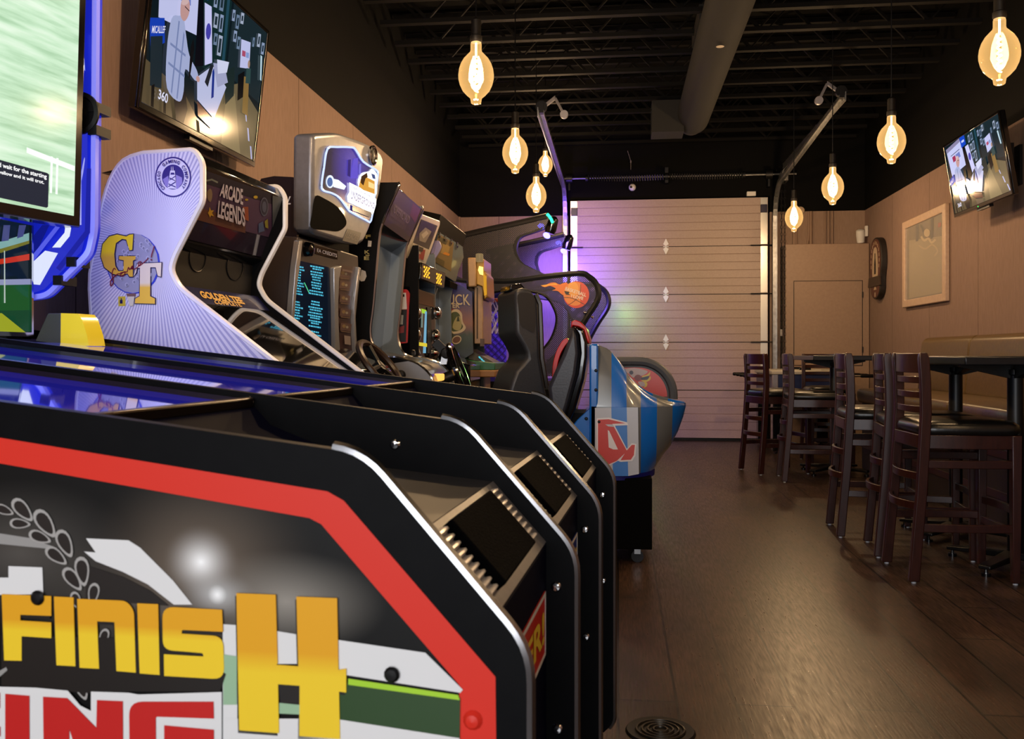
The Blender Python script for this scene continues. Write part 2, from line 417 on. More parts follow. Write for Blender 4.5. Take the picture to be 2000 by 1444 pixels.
for dx in (0, .04):
    b = B()
    for k in range(56):
        z = .85 + k * .043; h = k % 2
        pts = [(dx + (.009 * cos(a) if h else 0), (0 if h else .009 * cos(a)), z + .024 * sin(a)) for a in [2 * pi * j / 8 for j in range(8)]]
        b.tube(pts, .004, 4, closed=True)
    b.build('chain_run', DARKMETAL, t)
b = B(); b.box(-.0, .08, -.03, .2, 3.17, 3.3); b.build('hoist_wheel', STEEL, t, bevel=.01)
b = B(); b.cyl((.0, 0, 1.3), (0, 0, 1.38), .018, n=10); b.build('chain_keeper', STEEL, t)

# little things on the back wall
p = RM.Y(YB - .06)(1235, 366); t = thing('security_camera', 'small white ball security camera above the garage door', 'camera', p)
B().lathe([(.0, -.045), (.02, -.041), (.036, -.027), (.044, -.005), (.044, .012), (.034, .03), (.02, .042)], n=20, axis=(0, 1, 0)).build('housing', WHITE, t)
B().lathe([(.015, -.049), (.013, -.047), (.013, -.035)], n=14, axis=(.35, 1, .1)).build('lens', GLOSS, t)
B().cyl((0, .04, 0), (0, .06, 0), .03, n=16).build('mount', WHITE, t)
p = RM.Y(YB - .02)(1467, 379); tag(B().box(p.x - .055, p.x + .055, YB - .05, YB, p.z - .028, p.z + .028).build('sensor_box', WHITE, bevel=.006), 'small white sensor box over the right top of the garage door', 'sensor')
p = RM.Y(YB - .03)(1232, 316); b = B(); b.tube([(p.x, YB - .02, p.z - .1), (p.x, YB - .03, p.z), (p.x - .01, YB - .03, p.z + .04), (p.x - .04, YB - .02, p.z + .14)], .003, 5); b.lathe([(.004, -.015), (.008, -.01), (.008, .01), (.003, .02)], p, 8)
tag(b.build('hanging_cable', mat('thin_grey_cable', '8c8484', .5)), 'thin grey cable end hanging above the ball camera', 'cable')
PIPE = mat('tan_pipe_paint', '846b5a', .5)
for i, (px, lab) in enumerate([(1556, 'short thin'), (1584, 'single'), (1612, 'first of three joined'), (1619, 'middle of three joined'), (1626, 'last of three joined')]):
    x = RM.Y(YB - .03)(px, 440).x; r = .012 if i != 1 else .02
    b = B(); b.cyl((x, YB - .024, 2.41), (x, YB - .024, 2.84 if i else 2.62), r, n=10)
    if i == 0: b.tube(cr([(x + .12, YB - .024, 2.41), (x + .14, YB - .024, 2.5), (x + .145, YB - .024, 2.62), (x + .145, YB - .024, 2.84)]), .014, 8)
    tag(b.build('conduit', PIPE), lab + ' tan painted conduit rising above the electrical cabinet', 'pipe')
t = thing('electrical_cabinet', 'tall tan painted electrical cabinet in the back corner', 'cabinet', (2.01, 11.49, 0))
CABP = noisy('tan_cabinet_paint', '927966', '99806c', 30, .45)
B().box(0, .99, 0, .225, .0, 2.415).build('body', CABP, t, bevel=.006)
b = B(); b.box(.115, .905, -.006, 0, .95, 1.96); b.build('door', CABP, t, bevel=.002)
b = B(); b.frame([(.105, .94), (.912, .94), (.912, 1.97), (.105, 1.97)], [(.111, .946), (.906, .946), (.906, 1.964), (.111, 1.964)], lambda p: (p[0], -.003, p[1]), lambda p: (p[0], .001, p[1])); b.build('door_gap', BLACK, t, smooth=False)
for z in (1.76, 1.1): B().cyl((.91, -.008, z), (.91, -.008, z + .07), .008, n=8).build('hinge', BLACK, t)
B().box(-.014, 0, .0, .23, 0, 2.4).build('side_channel', mat('dark_channel', '4a3a30', .6), t)
p = RM.Y(11.55)(1681, 463); t = thing('emergency_light', 'white emergency spotlight on top of the tan cabinet corner', 'light', (p.x, 11.56, p.z + .025))
B().lathe([(.025, .07), (.05, .055), (.052, 0), (.044, -.09), (.0, -.095)], (0, 0, 0), 18, axis=(-.1, -.25, 1)).build('lamp_head', WHITE, t)
b = B(); b.box(.05, .085, -.03, .03, -.02, .11); b.box(.0, .06, -.01, .01, .02, .04); b.build('bracket', WHITE, t, bevel=.008)
p = RM.Y(YB - .03)(1564, 411); t = tag(B().lathe([(.0, -.03), (.045, -.028), (.05, -.01), (.05, .0)], (p.x, YB - .001, p.z), 20, axis=(0, 1, 0)).build('alarm_bell', mat('beige_plastic', 'a89078', .5)), 'round beige alarm sounder near the farthest hanging bulb', 'alarm')
b = B(); b.lathe([(.0, .004), (.08, .004), (.095, .006), (.1, 0)], (0, 0, 0), 28, cap=False); t = thing('floor_drain', 'round dark metal floor drain in the planks', 'drain', (.12, 2.657, .001))
b.build('rim', DARKMETAL, t); b = B()
for r in (.02, .036, .052, .068): b.tube([(r * cos(a), r * sin(a), .006) for a in [2 * pi * k / 20 for k in range(20)]], .004, 5, closed=True)
b.build('grate', mat('drain_bronze', '3a342c', .4, .7), t)

# ceiling: open web joists, round duct
GJ = 'open web joists under the ceiling'
src = None
JM = mat('joist_black', '080707', .7, spec=.15)
for i in range(24):
    y = 11.55 - i * .485
    if src is None:
        src = thing('ceiling_joist', 'black open web steel joist spanning the ceiling', 'joist', (0, y, 0), 0, GJ)
        B().box(XL + .15, XR - .15, -.03, .03, 3.70, 3.735).build('bottom_chord', JM, src)
        B().box(XL + .02, XR - .02, -.03, .03, 4.09, 4.13).build('top_chord', JM, src)
        b = B(); x = XL + .2; k = 0
        while x < XR - .5:
            b.bar([(x, 0, 3.73 if k % 2 else 4.09), (x + .33, 0, 4.09 if k % 2 else 3.73)], (.012, 0, .004), (0, .012, 0)); x += .33; k += 1
        b.build('web', JM, src)
    else:
        copy_thing(src, loc=(0, y, 0))
t = thing('air_duct', 'long round black air duct under the joists', 'duct', (.76, 0, 3.5))
b = B(); b.lathe([(.165, 0), (.165, 5.0), (.17, 5.0), (.17, 5.06), (.165, 5.06), (.165, 9.6)], (0, 0, 0), 28, axis=(0, 1, 0)); b.build('pipe', noisy('duct_black', '050505', '070606', 20, .85), t)
b = B(); b.cyl((0, 9.55, 0), (0, 9.8, 0), .165, .13, 28); b.build('end_cap', mat('duct_cap', '080707', .7), t)
b = B(); b.frame([(-.16, -.16), (.16, -.16), (.16, .16), (-.16, .16)], [(-.14, -.14), (.14, -.14), (.14, .14), (-.14, .14)], lambda p: (-.42, 9.55 + p[0], p[1] - .02), lambda p: (-.1, 9.55 + p[0], p[1] - .02)); b.build('outlet', mat('duct_cap'), t)
b = B(); b.box(-.14, .16, 7.2, 7.9, .16, .27); b.build('hanger', mat('duct_cap'), t)
B().lathe([(.01, 0), (.03, -.008), (.0, -.012)], (-.02, 6.85, -.17), 10).build('tag', mat('pale_tag', 'cfc4b4', .5), t)

# hanging filament bulbs
def glass_mat():
    m = bpy.data.materials.new('amber_bulb_glass'); m.use_nodes = True; N, L = m.node_tree.nodes, m.node_tree.links
    N.remove(N['Principled BSDF']); out = N['Material Output']
    tr = add(m, 'ShaderNodeBsdfTransparent'); tr.inputs[0].default_value = (.93, .76, .42, 1)
    gl = add(m, 'ShaderNodeBsdfGlossy'); gl.inputs['Roughness'].default_value = .03; gl.inputs[0].default_value = (1, .9, .7, 1)
    em = add(m, 'ShaderNodeEmission'); em.inputs[0].default_value = (1, .6, .22, 1); em.inputs[1].default_value = 1.25
    lw = add(m, 'ShaderNodeLayerWeight'); lw.inputs[0].default_value = .25
    m1 = add(m, 'ShaderNodeMixShader'); m2 = add(m, 'ShaderNodeMixShader')
    r = ramp(m, [(0, (.34, .34, .34, 1)), (1, (.95, .95, .95, 1))]); L.new(lw.outputs['Facing'], r.inputs[0])
    L.new(r.outputs[0], m1.inputs[0]); L.new(tr.outputs[0], m1.inputs[1]); L.new(em.outputs[0], m1.inputs[2])
    f2 = math_n(m, 'MULTIPLY', lw.outputs['Fresnel'], .5)
    L.new(f2, m2.inputs[0]); L.new(m1.outputs[0], m2.inputs[1]); L.new(gl.outputs[0], m2.inputs[2]); L.new(m2.outputs[0], out.inputs[0])
    return m
BULBGLASS = glass_mat(); FIL = mat('hot_filament', '000000', .5, emit='ffd9a0', strength=26)
BP = [(0, 0), (.1, .004), (.14, .03), (.155, .12), (.165, .17), (.26, .25), (.38, .38), (.455, .54), (.495, .7), (.5, .82), (.48, .98), (.43, 1.13), (.35, 1.27), (.23, 1.4), (.17, 1.46), (.155, 1.52), (.155, 1.68), (.13, 1.78), (.06, 1.8)]
BROWS = ['nearest', 'second', 'third', 'farthest']
def bulb(i, x, y, z, row, D=.185, power=30, n=None):
    lab = '%s amber filament bulb of the row hanging %s' % (BROWS[i], row)
    t = thing('pendant_bulb', lab, 'light bulb', (x, y, z - .8 * D), 0, 'hanging filament bulbs')
    B().lathe([(r * D, q * D) for r, q in BP], n=28, cap=False).build('glass_envelope', BULBGLASS, t, ang=80)
    q = 46; B().tube([(.05 * D * cos(k * .9), .05 * D * sin(k * .9), D * (.34 + .95 * k / q)) for k in range(q + 1)], .026 * D, 6).build('filament', FIL, t)
    B().cyl((0, 0, D * 1.32), (0, 0, D * 1.72), .03 * D, n=8).build('filament_stem', FIL, t)
    B().lathe([(.15 * D, 1.73 * D), (.17 * D, 1.78 * D), (.17 * D, 1.9 * D), (.14 * D, 1.93 * D), (.14 * D, 2.35 * D), (.05 * D, 2.42 * D)], n=16).build('socket', mat('socket_black', '14110e', .5, .3), t)
    B().cyl((0, 0, 2.4 * D), (0, 0, 4.1 - (z - .8 * D)), .004, n=6).build('cord', BLACK, t)
    lamp('bulb_light', 'POINT', (0, 0, D * .8), power, (1.0, .79, .73), t, size=.05)
    return t
BW = 94
for i, y in enumerate((4.69, 6.46, 8.17, 9.92)):
    bulb(i, 1.83, y, 2.51 if i else 2.525, 'over the bar tables', power=BW * (.5, .5, .68, .85)[i])
for i, (y, z) in enumerate(((4.72, 2.52), (6.55, 2.52), (8.25, 2.5), (10.0, 3.14))):
    bulb(i, (-.73, -.73, -.73, -.785)[i], y, z, 'beside the arcade machines', .185 if i < 3 else .16, BW)
bulb(1, -.73, 2.96, 2.52, 'left', power=BW)['label'] = 'amber filament bulb hanging above the front of the white golf cabinet'
bulb(1, 1.83, 2.94, 2.52, 'right', power=BW * .5)['label'] = 'amber filament bulb hanging just before the closest high table'
# the same rows go on over the camera's own place
bulb(1, -.73, 1.2, 2.52, 'above the racing cabinet', power=BW * .8)['label'] = 'amber filament bulb hanging straight over the racing game cabinet'
bulb(1, 1.83, 1.2, 2.52, 'right', power=BW * .5)['label'] = 'amber filament bulb hanging over the entrance end of the aisle'
# ------------------------------------------------------------------ bar furniture
MAHO = noisy('dark_red_brown_wood', '260d0a', '351610', 14, .32, stretch=(6, 6, .7), coat=.12)
VINYL = noisy('black_seat_vinyl', '0a0a0b', '121213', 60, .3, bump=.15)
GS = 'ladder back bar stools'
def make_stool(label):
    t = thing('bar_stool', label, 'bar stool', (0, 0, 0), 0, GS)
    for s in (-1, 1):
        y = .195 * s
        b = B(); b.loft([[(x - .024, y + dy - .016, z), (x + .024, y + dy - .016, z), (x + .024, y + dy + .016, z), (x - .024, y + dy + .016, z)] for x, dy, z in
            [(-.262, .012 * s, .008), (-.245, .008 * s, .2), (-.225, .004 * s, .42), (-.21, 0, .66), (-.203, 0, .8), (-.206, 0, .95), (-.214, 0, 1.06)]] + [[(-.232, y - .014, 1.085), (-.2, y - .014, 1.085), (-.2, y + .014, 1.085), (-.232, y + .014, 1.085)]])
        rl = b.build('rear_leg', MAHO, t, bevel=.005)
        B().cyl((-.262, .207 * s, 0), (-.262, .207 * s, .009), .011, n=10).build('foot_glide', mat('pale_glide', 'b8bcc4', .3), rl)
        b = B(); b.loft([[(x - h, y * 1.0 - h, z), (x + h, y - h, z), (x + h, y + h, z), (x - h, y + h, z)] for x, h, z in [(.2, .017, .008), (.2, .021, .4), (.2, .022, .697)]]); fl = b.build('front_leg', MAHO, t, bevel=.004)
        B().cyl((.2, y, 0), (.2, y, .009), .011, n=10).build('foot_glide', mat('pale_glide'), fl)
    # seat: apron ring bowed out at the sides, padded cushion
    out = rnd([(-.235, -.195), (.0, -.222), (.225, -.205), (.225, .205), (0, .222), (-.235, .195)], .04)
    inn = [(x * .88, y * .88) for x, y in out]
    B().frame(out, inn, lambda p: (p[0], p[1], .632), lambda p: (p[0], p[1], .697)).build('seat_apron', MAHO, t, bevel=.003)
    o2 = rnd([(-.225, -.2), (.0, -.232), (.2, -.222), (.25, -.14), (.262, 0), (.25, .14), (.2, .222), (0, .232), (-.225, .2)], .07)
    sc = lambda k, z: [(x * k + .005 * (1 - k), y * k, z) for x, y in o2]
    B().loft([sc(.96, .697), sc(1.0, .706), sc(1.01, .723), sc(.985, .742), sc(.9, .757), sc(.7, .765), sc(.35, .768)]).build('seat_cushion', VINYL, t, ang=60)
    for s in (-1, 1):
        for z in (.54, .24):
            B().bar([(-.235 if z > .4 else -.24, s * .197, z + .02), (-.12, s * .208, z + .02), (0, s * .212, z + .02), (.1, s * .208, z + .02), (.2, s * .197, z + .02)], (0, .009, 0), (0, 0, .019)).build('side_stretcher', MAHO, t, bevel=.003)
    for x, z, bow in ((-.237, .36, -.05), (-.225, .5, -.04), (.2, .34, .02), (.2, .24, .0)):
        B().bar([(x + bow * (1 - (k / 4) ** 2), k * .048, z) for k in range(-4, 5)], (.009, 0, 0), (0, 0, .019)).build('cross_rung', MAHO, t, bevel=.003)
    for z, h in ((1.035, .047), (.955, .0165), (.885, .0165), (.815, .0165)):
        x = -.206 - max(0, z - .95) * .08
        B().bar([(x - .03 * (1 - (k / 6) ** 2), k * .0315, z) for k in range(-6, 7)], (.009, 0, 0), (0, 0, h)).build('top_rail' if z > 1 else 'back_slat', MAHO, t, bevel=.003)
    return t
st = make_stool('bar stool nearest the camera, at the corner of the closest high table')
st.location = (1.64, 4.735, 0)
st.rotation_euler = (0, 0, R(1))
for x, y, a, lab in ((1.655, 5.24, -7, 'second bar stool from the camera, tight behind the nearest one'),
                     (1.575, 5.79, -4, 'third bar stool from the camera, at the far end of the close tables'),
                     (1.665, 8.16, -3, 'bar stool standing alongside the far high table'),
                     (1.455, 8.69, 17, 'farthest bar stool, turned out by the garage door'),
                     (2.08, 9.5, -90, 'bar stool behind the far table with its back to the table football')):
    copy_thing(st, label=lab, loc=(x, y, 0), rot=R(a))

TOPM = noisy('black_table_top', '0c0e12', '12151a', 40, .3)
def make_table(label, x, y, w, d):
    t = thing('high_table', label, 'bar table', (x, y, 0), 0, 'black high tables')
    B().box(-w / 2, w / 2, -d / 2, d / 2, 1.025, 1.067).build('table_top', TOPM, t, bevel=.006)
    B().lathe([(.06, .05), (.042, .075), (.038, .09), (.038, .97), (.045, .975), (.045, 1.0)], n=20).build('column', mat('table_column', '0b0b0c', .4, .2), t)
    b = B()
    for a in (0, 90, 180, 270):
        c, s = cos(R(a)), sin(R(a)); p = lambda r, h, z: (r * c - h * s, r * s + h * c, z)
        b.hexa([p(.03, -.02, .955), p(.03, .02, .955), p(.03, .02, 1.025), p(.03, -.02, 1.025)], [p(.27, -.02, 1.012), p(.27, .02, 1.012), p(.27, .02, 1.025), p(.27, -.02, 1.025)])
    b.build('top_bracket', mat('table_column'), t)
    b = B()
    for a in (45, 135, 225, 315):
        c, s = cos(R(a)), sin(R(a)); p = lambda r, h, z: (r * c - h * s, r * s + h * c, z)
        b.hexa([p(.0, -.04, .045), p(.0, .04, .045), p(.0, .04, .085), p(.0, -.04, .085)], [p(.34, -.03, .035), p(.34, .03, .035), p(.34, .03, .055), p(.34, -.03, .055)])
    b.build('base_foot', mat('table_column'), t, bevel=.006)
    for a in (45, 135, 225, 315):
        x_, y_ = .32 * cos(R(a)), .32 * sin(R(a)); b = B(); b.cyl((x_, y_, 0), (x_, y_, .015), .022, n=12); b.cyl((x_, y_, .01), (x_, y_, .04), .008, n=8); b.build('leveling_glide', GLOSS, t)
    return t
make_table('black square high table closest to the camera', 2.0, 4.93, .76, .77)
make_table('second black high table, pushed against the closest one', 2.0, 5.76, .76, .77)
make_table('far black high table in front of the table football', 1.95, 8.65, .58, 1.05)

# banquette along the right wall
HIDE = noisy('brown_leatherette', '594526', '66502e', 40, .34, bump=.1)
t = thing('banquette_bench', 'long raised bench with brown padded back along the right wall', 'bench', (XR, 0, 0))
B().box(-.7, -.02, 3.0, 9.1, .0, .62).build('base', noisy('bench_base', '1b1310', '241a15', 12, .5), t, bevel=.004)
for z in (.2, .45): B().box(-.712, -.7, 3.0, 9.1, z, z + .045).build('base_rail', MAHO, t)
n = 5; L0 = (9.1 - 3.0) / n
for i in range(n):
    y0 = 3.0 + i * L0
    bm_ = B(); p = rnd([(-.01, .74), (-.2, .74), (-.17, 1.12), (-.16, 1.2), (-.11, 1.235), (-.01, 1.235)], .035); bm_.prism(p, 'xz', y0 + .006, y0 + L0 - .006); bm_.build('back_cushion', HIDE, t, bevel=.022, seg=3)
    bm_ = B(); p = rnd([(-.03, .62), (-.74, .62), (-.755, .70), (-.74, .755), (-.03, .755)], .035); bm_.prism(p, 'xz', y0 + .006, y0 + L0 - .006); bm_.build('seat_cushion', HIDE, t, bevel=.018, seg=3)

# table football
t = thing('football_table', 'blue sided football table at the foot of the garage door', 'game table', (1.66, 10.2, 0))
NAVY = mat('navy_blue_laminate', '142050', .35)
b = B(); b.frame([(0, 0), (.8, 0), (.8, 1.2), (0, 1.2)], [(.04, .04), (.76, .04), (.76, 1.16), (.04, 1.16)], lambda p: (p[0], p[1], .66), lambda p: (p[0], p[1], .86)); b.build('side_panel', NAVY, t, bevel=.004)
b = B(); b.frame([(-.02, -.02), (.82, -.02), (.82, 1.22), (-.02, 1.22)], [(.05, .05), (.75, .05), (.75, 1.15), (.05, 1.15)], lambda p: (p[0], p[1], .86), lambda p: (p[0], p[1], .905)); b.build('top_rail', mat('pale_rail', 'b9b2a8', .35, .2), t, bevel=.01)
B().box(.04, .76, .04, 1.16, .7, .72).build('playing_field', mat('field_green', '1d5a33', .4), t)
for x in (-.005, .745): B().box(x, x + .06, -.008, .05, .62, .87).build('corner_guard', mat('corner_silver', '9d99a4', .3, .6), t, bevel=.006)
for x in (-.0, .68):
    for y in (.0, 1.06): B().box(x, x + .13, y, y + .14, .03, .66).build('leg', GLOSS, t, bevel=.01)
for x in (.06, .74):
    for y in (.07, 1.13): B().lathe([(.035, 0), (.03, .012), (.012, .014), (.012, .035)], (x, y, 0), 12).build('foot', DARKMETAL, t)
for k in range(4):
    y = .12 + k * .3; s = 1 if k % 2 else -1
    B().cyl((-.14, y, .845), (.94, y, .845), .008, n=8).build('rod', CHROME, t)
    for x0, x1 in ((-.3, -.14), (.94, 1.1)): B().lathe([(.012, 0), (.02, .01), (.02, .14), (.014, .16)], (x0, y, .845), 12, axis=(1, 0, 0)).build('handle', BLACK, t)
for y in (.3, .9): B().box(.34, .46, y, y + .04, .905, .93).build('score_counter', BLACK, t)

# ------------------------------------------------------------------ right wall: picture, plaque, television
t = thing('framed_picture', 'pale framed picture under glass on the right wall', 'picture', (XR, 9.44, 2.015))
FRW = noisy('pale_wood_frame', 'b79c88', 'c4ab97', 30, .45)
o = [(-.64, -.45), (.64, -.45), (.64, .445), (-.64, .445)]; i_ = [(-.555, -.375), (.555, -.375), (.555, .37), (-.555, .37)]
b = B(); b.frame(o, i_, lambda p: (-.002, p[0], p[1]), lambda p: (-.045, p[0], p[1])); b.build('frame', FRW, t, bevel=.008)
B().box(-.02, -.004, -.56, .56, -.38, .375).build('backing', noisy('sepia_mat', '5d4c34', '6b583e', 12, .5), t)
pl = Fr(XR, 9.44, 0).X(-.03)
class Up:                                   # plane shifted by a thing's own height
    def __init__(s, pl, dz): s.pl = pl; s.dz = dz; s.n = pl.n
    def __call__(s, px, py, off=0): v = s.pl(px, py, -off); v.z -= s.dz; return v
pl2 = Up(Fr(XR, 9.44, 0).X(-.024), 2.015)
art('picture_print', t, pl2, [('8b7a5c', [(1776, 470), (1842, 461), (1842, 571), (1776, 583)]), ('3a2f22', [(1789, 436), (1794, 435), (1794, 471), (1789, 472)]), ('3a2f22', [(1818, 425), (1823, 424), (1822, 466), (1818, 467)]), ('3a2f22', [(1797, 440), (1800, 439), (1809, 458), (1805, 460)]),
    ('b09a76', circ(1811, 455, 6, 8)), ('b09a76', stroke(cr([(1800, 462), (1806, 470), (1814, 466), (1820, 474), (1828, 468)]), 4)), ('a08a66', stroke(cr([(1796, 480), (1808, 486), (1822, 478), (1832, 490), (1826, 500)]), 3)), ('8a2c22', [(1833, 436), (1839, 434), (1839, 442), (1833, 445)])], off=.002)
gm = mat('picture_glass', 'ffffff', .06); gm.node_tree.nodes['Principled BSDF'].inputs['Alpha'].default_value = .12
B().box(-.034, -.031, -.555, .555, -.375, .37).build('glass', gm, t)
t = thing('oval_plaque', 'oval brown tap shaped wall plaque with a bottle emblem', 'sign', (XR, 11.0, 2.06))
ov = [(y, z) for y, z in cr([(0, -.35), (.17, -.28), (.2, -.1), (.24, .02), (.24, .16), (.17, .31), (0, .36), (-.17, .31), (-.24, .16), (-.24, .02), (-.2, -.1), (-.17, -.28)], 4, True)]
BROWN = noisy('plaque_brown', '4c2418', '5a2e20', 12, .45)
B().prism(ov, 'yz', -.07, -.002).build('board', mat('plaque_edge', '1d1611', .6), t, bevel=.008)
f = lambda pts, x: [(x, y, z) for y, z in pts]
B().poly(f([(y * .93, z * .95) for y, z in ov], -.0712)).build('face', BROWN, t, smooth=False)
b = B(); b.poly(f([(y * .52, .03 + z * .62) for y, z in circ(0, 0, .2, .4)] if 0 else cr([(-.1, -.1), (-.11, .1), (-.07, .22), (0, .25), (.07, .22), (.11, .1), (.1, -.1)], 5, True), -.0722)); b.build('emblem_field', mat('plaque_cream', 'b9a48c', .5), t, smooth=False)
b = B(); b.poly(f([(-.035, -.06), (.035, -.06), (.035, .06), (.015, .12), (.015, .18), (-.015, .18), (-.015, .12), (-.035, .06)], -.073)); b.build('bottle_emblem', mat('plaque_edge'), t, smooth=False)
b = B(); b.hexa(f([(-.25, -.2), (.25, -.2), (.22, -.09), (-.22, -.09)], -.07), f([(-.25, -.2), (.25, -.2), (.22, -.09), (-.22, -.09)], -.085)); b.build('ribbon', mat('plaque_ribbon', '33241a', .5), t)
b = B()
for k in range(13):
    a = R(200 - k * 18.5); y, z = -.16 * cos(a) * 1.05, .1 + .2 * sin(a)
    if z > -.08: b.poly(f([(y - .012, z - .02), (y + .012, z - .02), (y + .012, z + .02), (y - .012, z + .02)], -.0722))
b.poly(f([(-.06, -.24), (.06, -.24), (.0, -.19)], -.0722)); b.poly(f([(-.02, -.32), (.02, -.32), (.02, -.27), (-.02, -.27)], -.0722)); b.build('lettering', mat('plaque_cream'), t, smooth=False)

# television picture: one broadcast shown on both sets (a studio with a man at a desk)
def broadcast(name, parent, M, s):
    g = lambda c: glow(c, s)
    P = lambda *a: [tuple(p) for p in a]
    it = [(g('0c1a20'), P((0, 0), (1, 0), (1, 1), (0, 1))),
          (g('122a2c'), P((.36, 0), (.62, 0), (.62, .62), (.36, .55))), (g('1b2a30'), P((.64, 0), (1, 0), (1, .55), (.64, .5))),
          (g('23495a'), P((.575, 0), (.60, 0), (.615, .6), (.59, .6))),
          (g('6f6248'), P((.66, .58), (.78, .5), (1, .62), (1, 1), (.52, 1), (.58, .78))), (g('8a7a58'), P((.66, .62), (.74, .6), (.86, 1), (.66, 1))), (g('594c36'), P((0, .74), (.3, .8), (.52, 1), (0, 1))),
          (g('b9bce8'), P((.86, .68), (.875, .68), (.89, .74), (.88, .74))), (g('b9bce8'), P((.9, .78), (.915, .78), (.94, .87), (.925, .87))), (g('b9bce8'), P((.95, .9), (.965, .9), (.99, .99), (.975, .99))),
          (g('c9cdf6'), P((.03, .1), (.33, .04), (.35, .4), (.06, .46))), (g('8c86a8'), P((.02, .05), (.3, .0), (.31, .05), (.03, .11))),
          (g('a02c58'), P((.12, .2), (.18, .19), (.19, .27), (.13, .28))), (g('7080c8'), P((.19, .19), (.27, .175), (.28, .25), (.2, .265))), (g('30305a'), P((.1, .17), (.28, .14), (.28, .15), (.1, .18))),
          (g('0b0b14'), P((.33, .12), (.37, .12), (.43, .56), (.36, .6))),
          (g('1648c8'), P((.31, .0), (.4, .0), (.41, .13), (.32, .15))), (g('c8d4ff'), P((.335, .055), (.385, .05), (.387, .08), (.337, .085))),
          (g('d2d2ff'), P((.385, .16), (.445, .15), (.5, .5), (.44, .55))), (g('4a44b0'), circ(.44, .32, .022, .055, 12)),
          (g('1440b8'), P((.0, .5), (.1, .44), (.12, .58), (.03, .68))), (g('1c2a32'), P((.02, .6), (.1, .55), (.13, .86), (.05, .88)))]
    for k, (x, y, w_, h_) in enumerate([(.46, .04, .03, .1), (.51, .03, .035, .1), (.475, .17, .035, .1), (.525, .15, .03, .12), (.49, .3, .03, .08), (.53, .29, .035, .14), (.63, .05, .025, .08), (.67, .06, .03, .1), (.71, .02, .03, .08), (.66, .18, .03, .08), (.7, .2, .03, .09), (.9, .06, .03, .1), (.95, .1, .03, .09), (.85, .12, .02, .07)]):
        it.append((g(['8fa0c0', '6f84a0', 'a8b4cc'][k % 3]), P((x, y), (x + w_, y - .01), (x + w_, y + h_ - .01), (x, y + h_))))
        it.append((g('22323c'), P((x + .007, y + .02), (x + w_ - .007, y + .012), (x + w_ - .007, y + h_ - .03), (x + .007, y + h_ - .022))))
    it += [(g('c6caf4'), P((.735, .2), (.83, .17), (.845, .36), (.75, .4))), (g('b05070'), P((.755, .27), (.79, .26), (.793, .3), (.758, .31))), (g('88a0d8'), P((.795, .262), (.825, .252), (.828, .29), (.798, .3))),
           (g('1a2a2a'), P((.6, .5), (.7, .42), (.72, .62), (.65, .72))), (g('0a0c10'), P((.74, .46), (.8, .4), (.82, .58), (.76, .64))), (g('8c6e3c'), P((.8, .44), (.85, .42), (.88, .7), (.82, .7))), (g('a88a78'), circ(.835, .33, .012, .03, 10)),
           (g('2f4a4a'), P((.815, .37), (.86, .35), (.87, .46), (.82, .48))), (g('c0dce8'), P((.945, .2), (.965, .2), (.985, .38), (.968, .38))),
           # desk
           (g('c2c8ec'), P((.38, .66), (.5, .52), (.64, .6), (.56, .86), (.4, .8))), (g('a8acd0'), P((.5, .5), (.6, .46), (.65, .56), (.56, .64))), (g('d8dcf8'), P((.53, .46), (.64, .42), (.63, .5), (.55, .55))),
           (g('4a1a20'), P((.4, .81), (.56, .87), (.56, .94), (.42, .9))), (g('6a5a48'), P((.43, .92), (.56, .95), (.56, 1), (.45, 1))),
           (g('20242c'), P((.445, .66), (.48, .52), (.505, .52), (.475, .68))), (g('16308c'), P((.5, .56), (.51, .53), (.52, .56), (.535, .72), (.515, .74))),
           # man in a pale checked jacket
           (g('14121a'), P((.19, .78), (.3, .8), (.33, .9), (.31, 1), (.25, 1))), (g('aab4dc'), cr([(.14, .42), (.19, .37), (.225, .36), (.26, .46), (.3, .56), (.37, .62), (.39, .67), (.36, .69), (.28, .66), (.285, .8), (.26, .88), (.16, .84), (.13, .62)], 4, True)),
           (g('7c8ab8'), P((.15, .56), (.27, .57), (.27, .585), (.15, .575))), (g('7c8ab8'), P((.15, .68), (.28, .7), (.28, .715), (.15, .695))), (g('7c8ab8'), P((.19, .4), (.2, .4), (.2, .86), (.19, .85))), (g('7c8ab8'), P((.235, .44), (.245, .46), (.245, .87), (.235, .87))),
           (g('c89c98'), cr([(.2, .36), (.195, .28), (.22, .225), (.255, .24), (.262, .3), (.25, .35), (.228, .38)], 4, True)), (g('d8b8b8'), cr([(.2, .29), (.205, .24), (.225, .222), (.25, .235), (.235, .27)], 4, True)), (g('2a2028'), P((.225, .285), (.262, .292), (.262, .298), (.225, .292))), (g('c89c98'), circ(.385, .67, .016, .02, 10)),
           (g('101014'), P((.3, .5), (.315, .44), (.33, .5), (.32, .7), (.31, .7))), (g('0a0a0e'), P((.05, .88), (.07, .86), (.08, 1), (.06, 1))), (g('0a0a0e'), P((.14, .88), (.155, .88), (.17, 1), (.15, 1)))]
    b = B(); ms = []
    for i, (m, pts) in enumerate(it):
        if m not in ms: ms.append(m)
        b.k = ms.index(m); b.poly([M(*p, .0006 + .00012 * i) for p in pts])
    pic = b.build(name, ms, parent, smooth=False)
    write('channel_caption', parent, g('e8e8ff'), [('360', lambda u, v: M(.1 + .07 * u, .935 - .06 * v, .012), .02), ('MICALLEF', lambda u, v: M(.012 + .088 * u, .585 - .022 * u - .045 * v - u * .03, .0115), .015)])
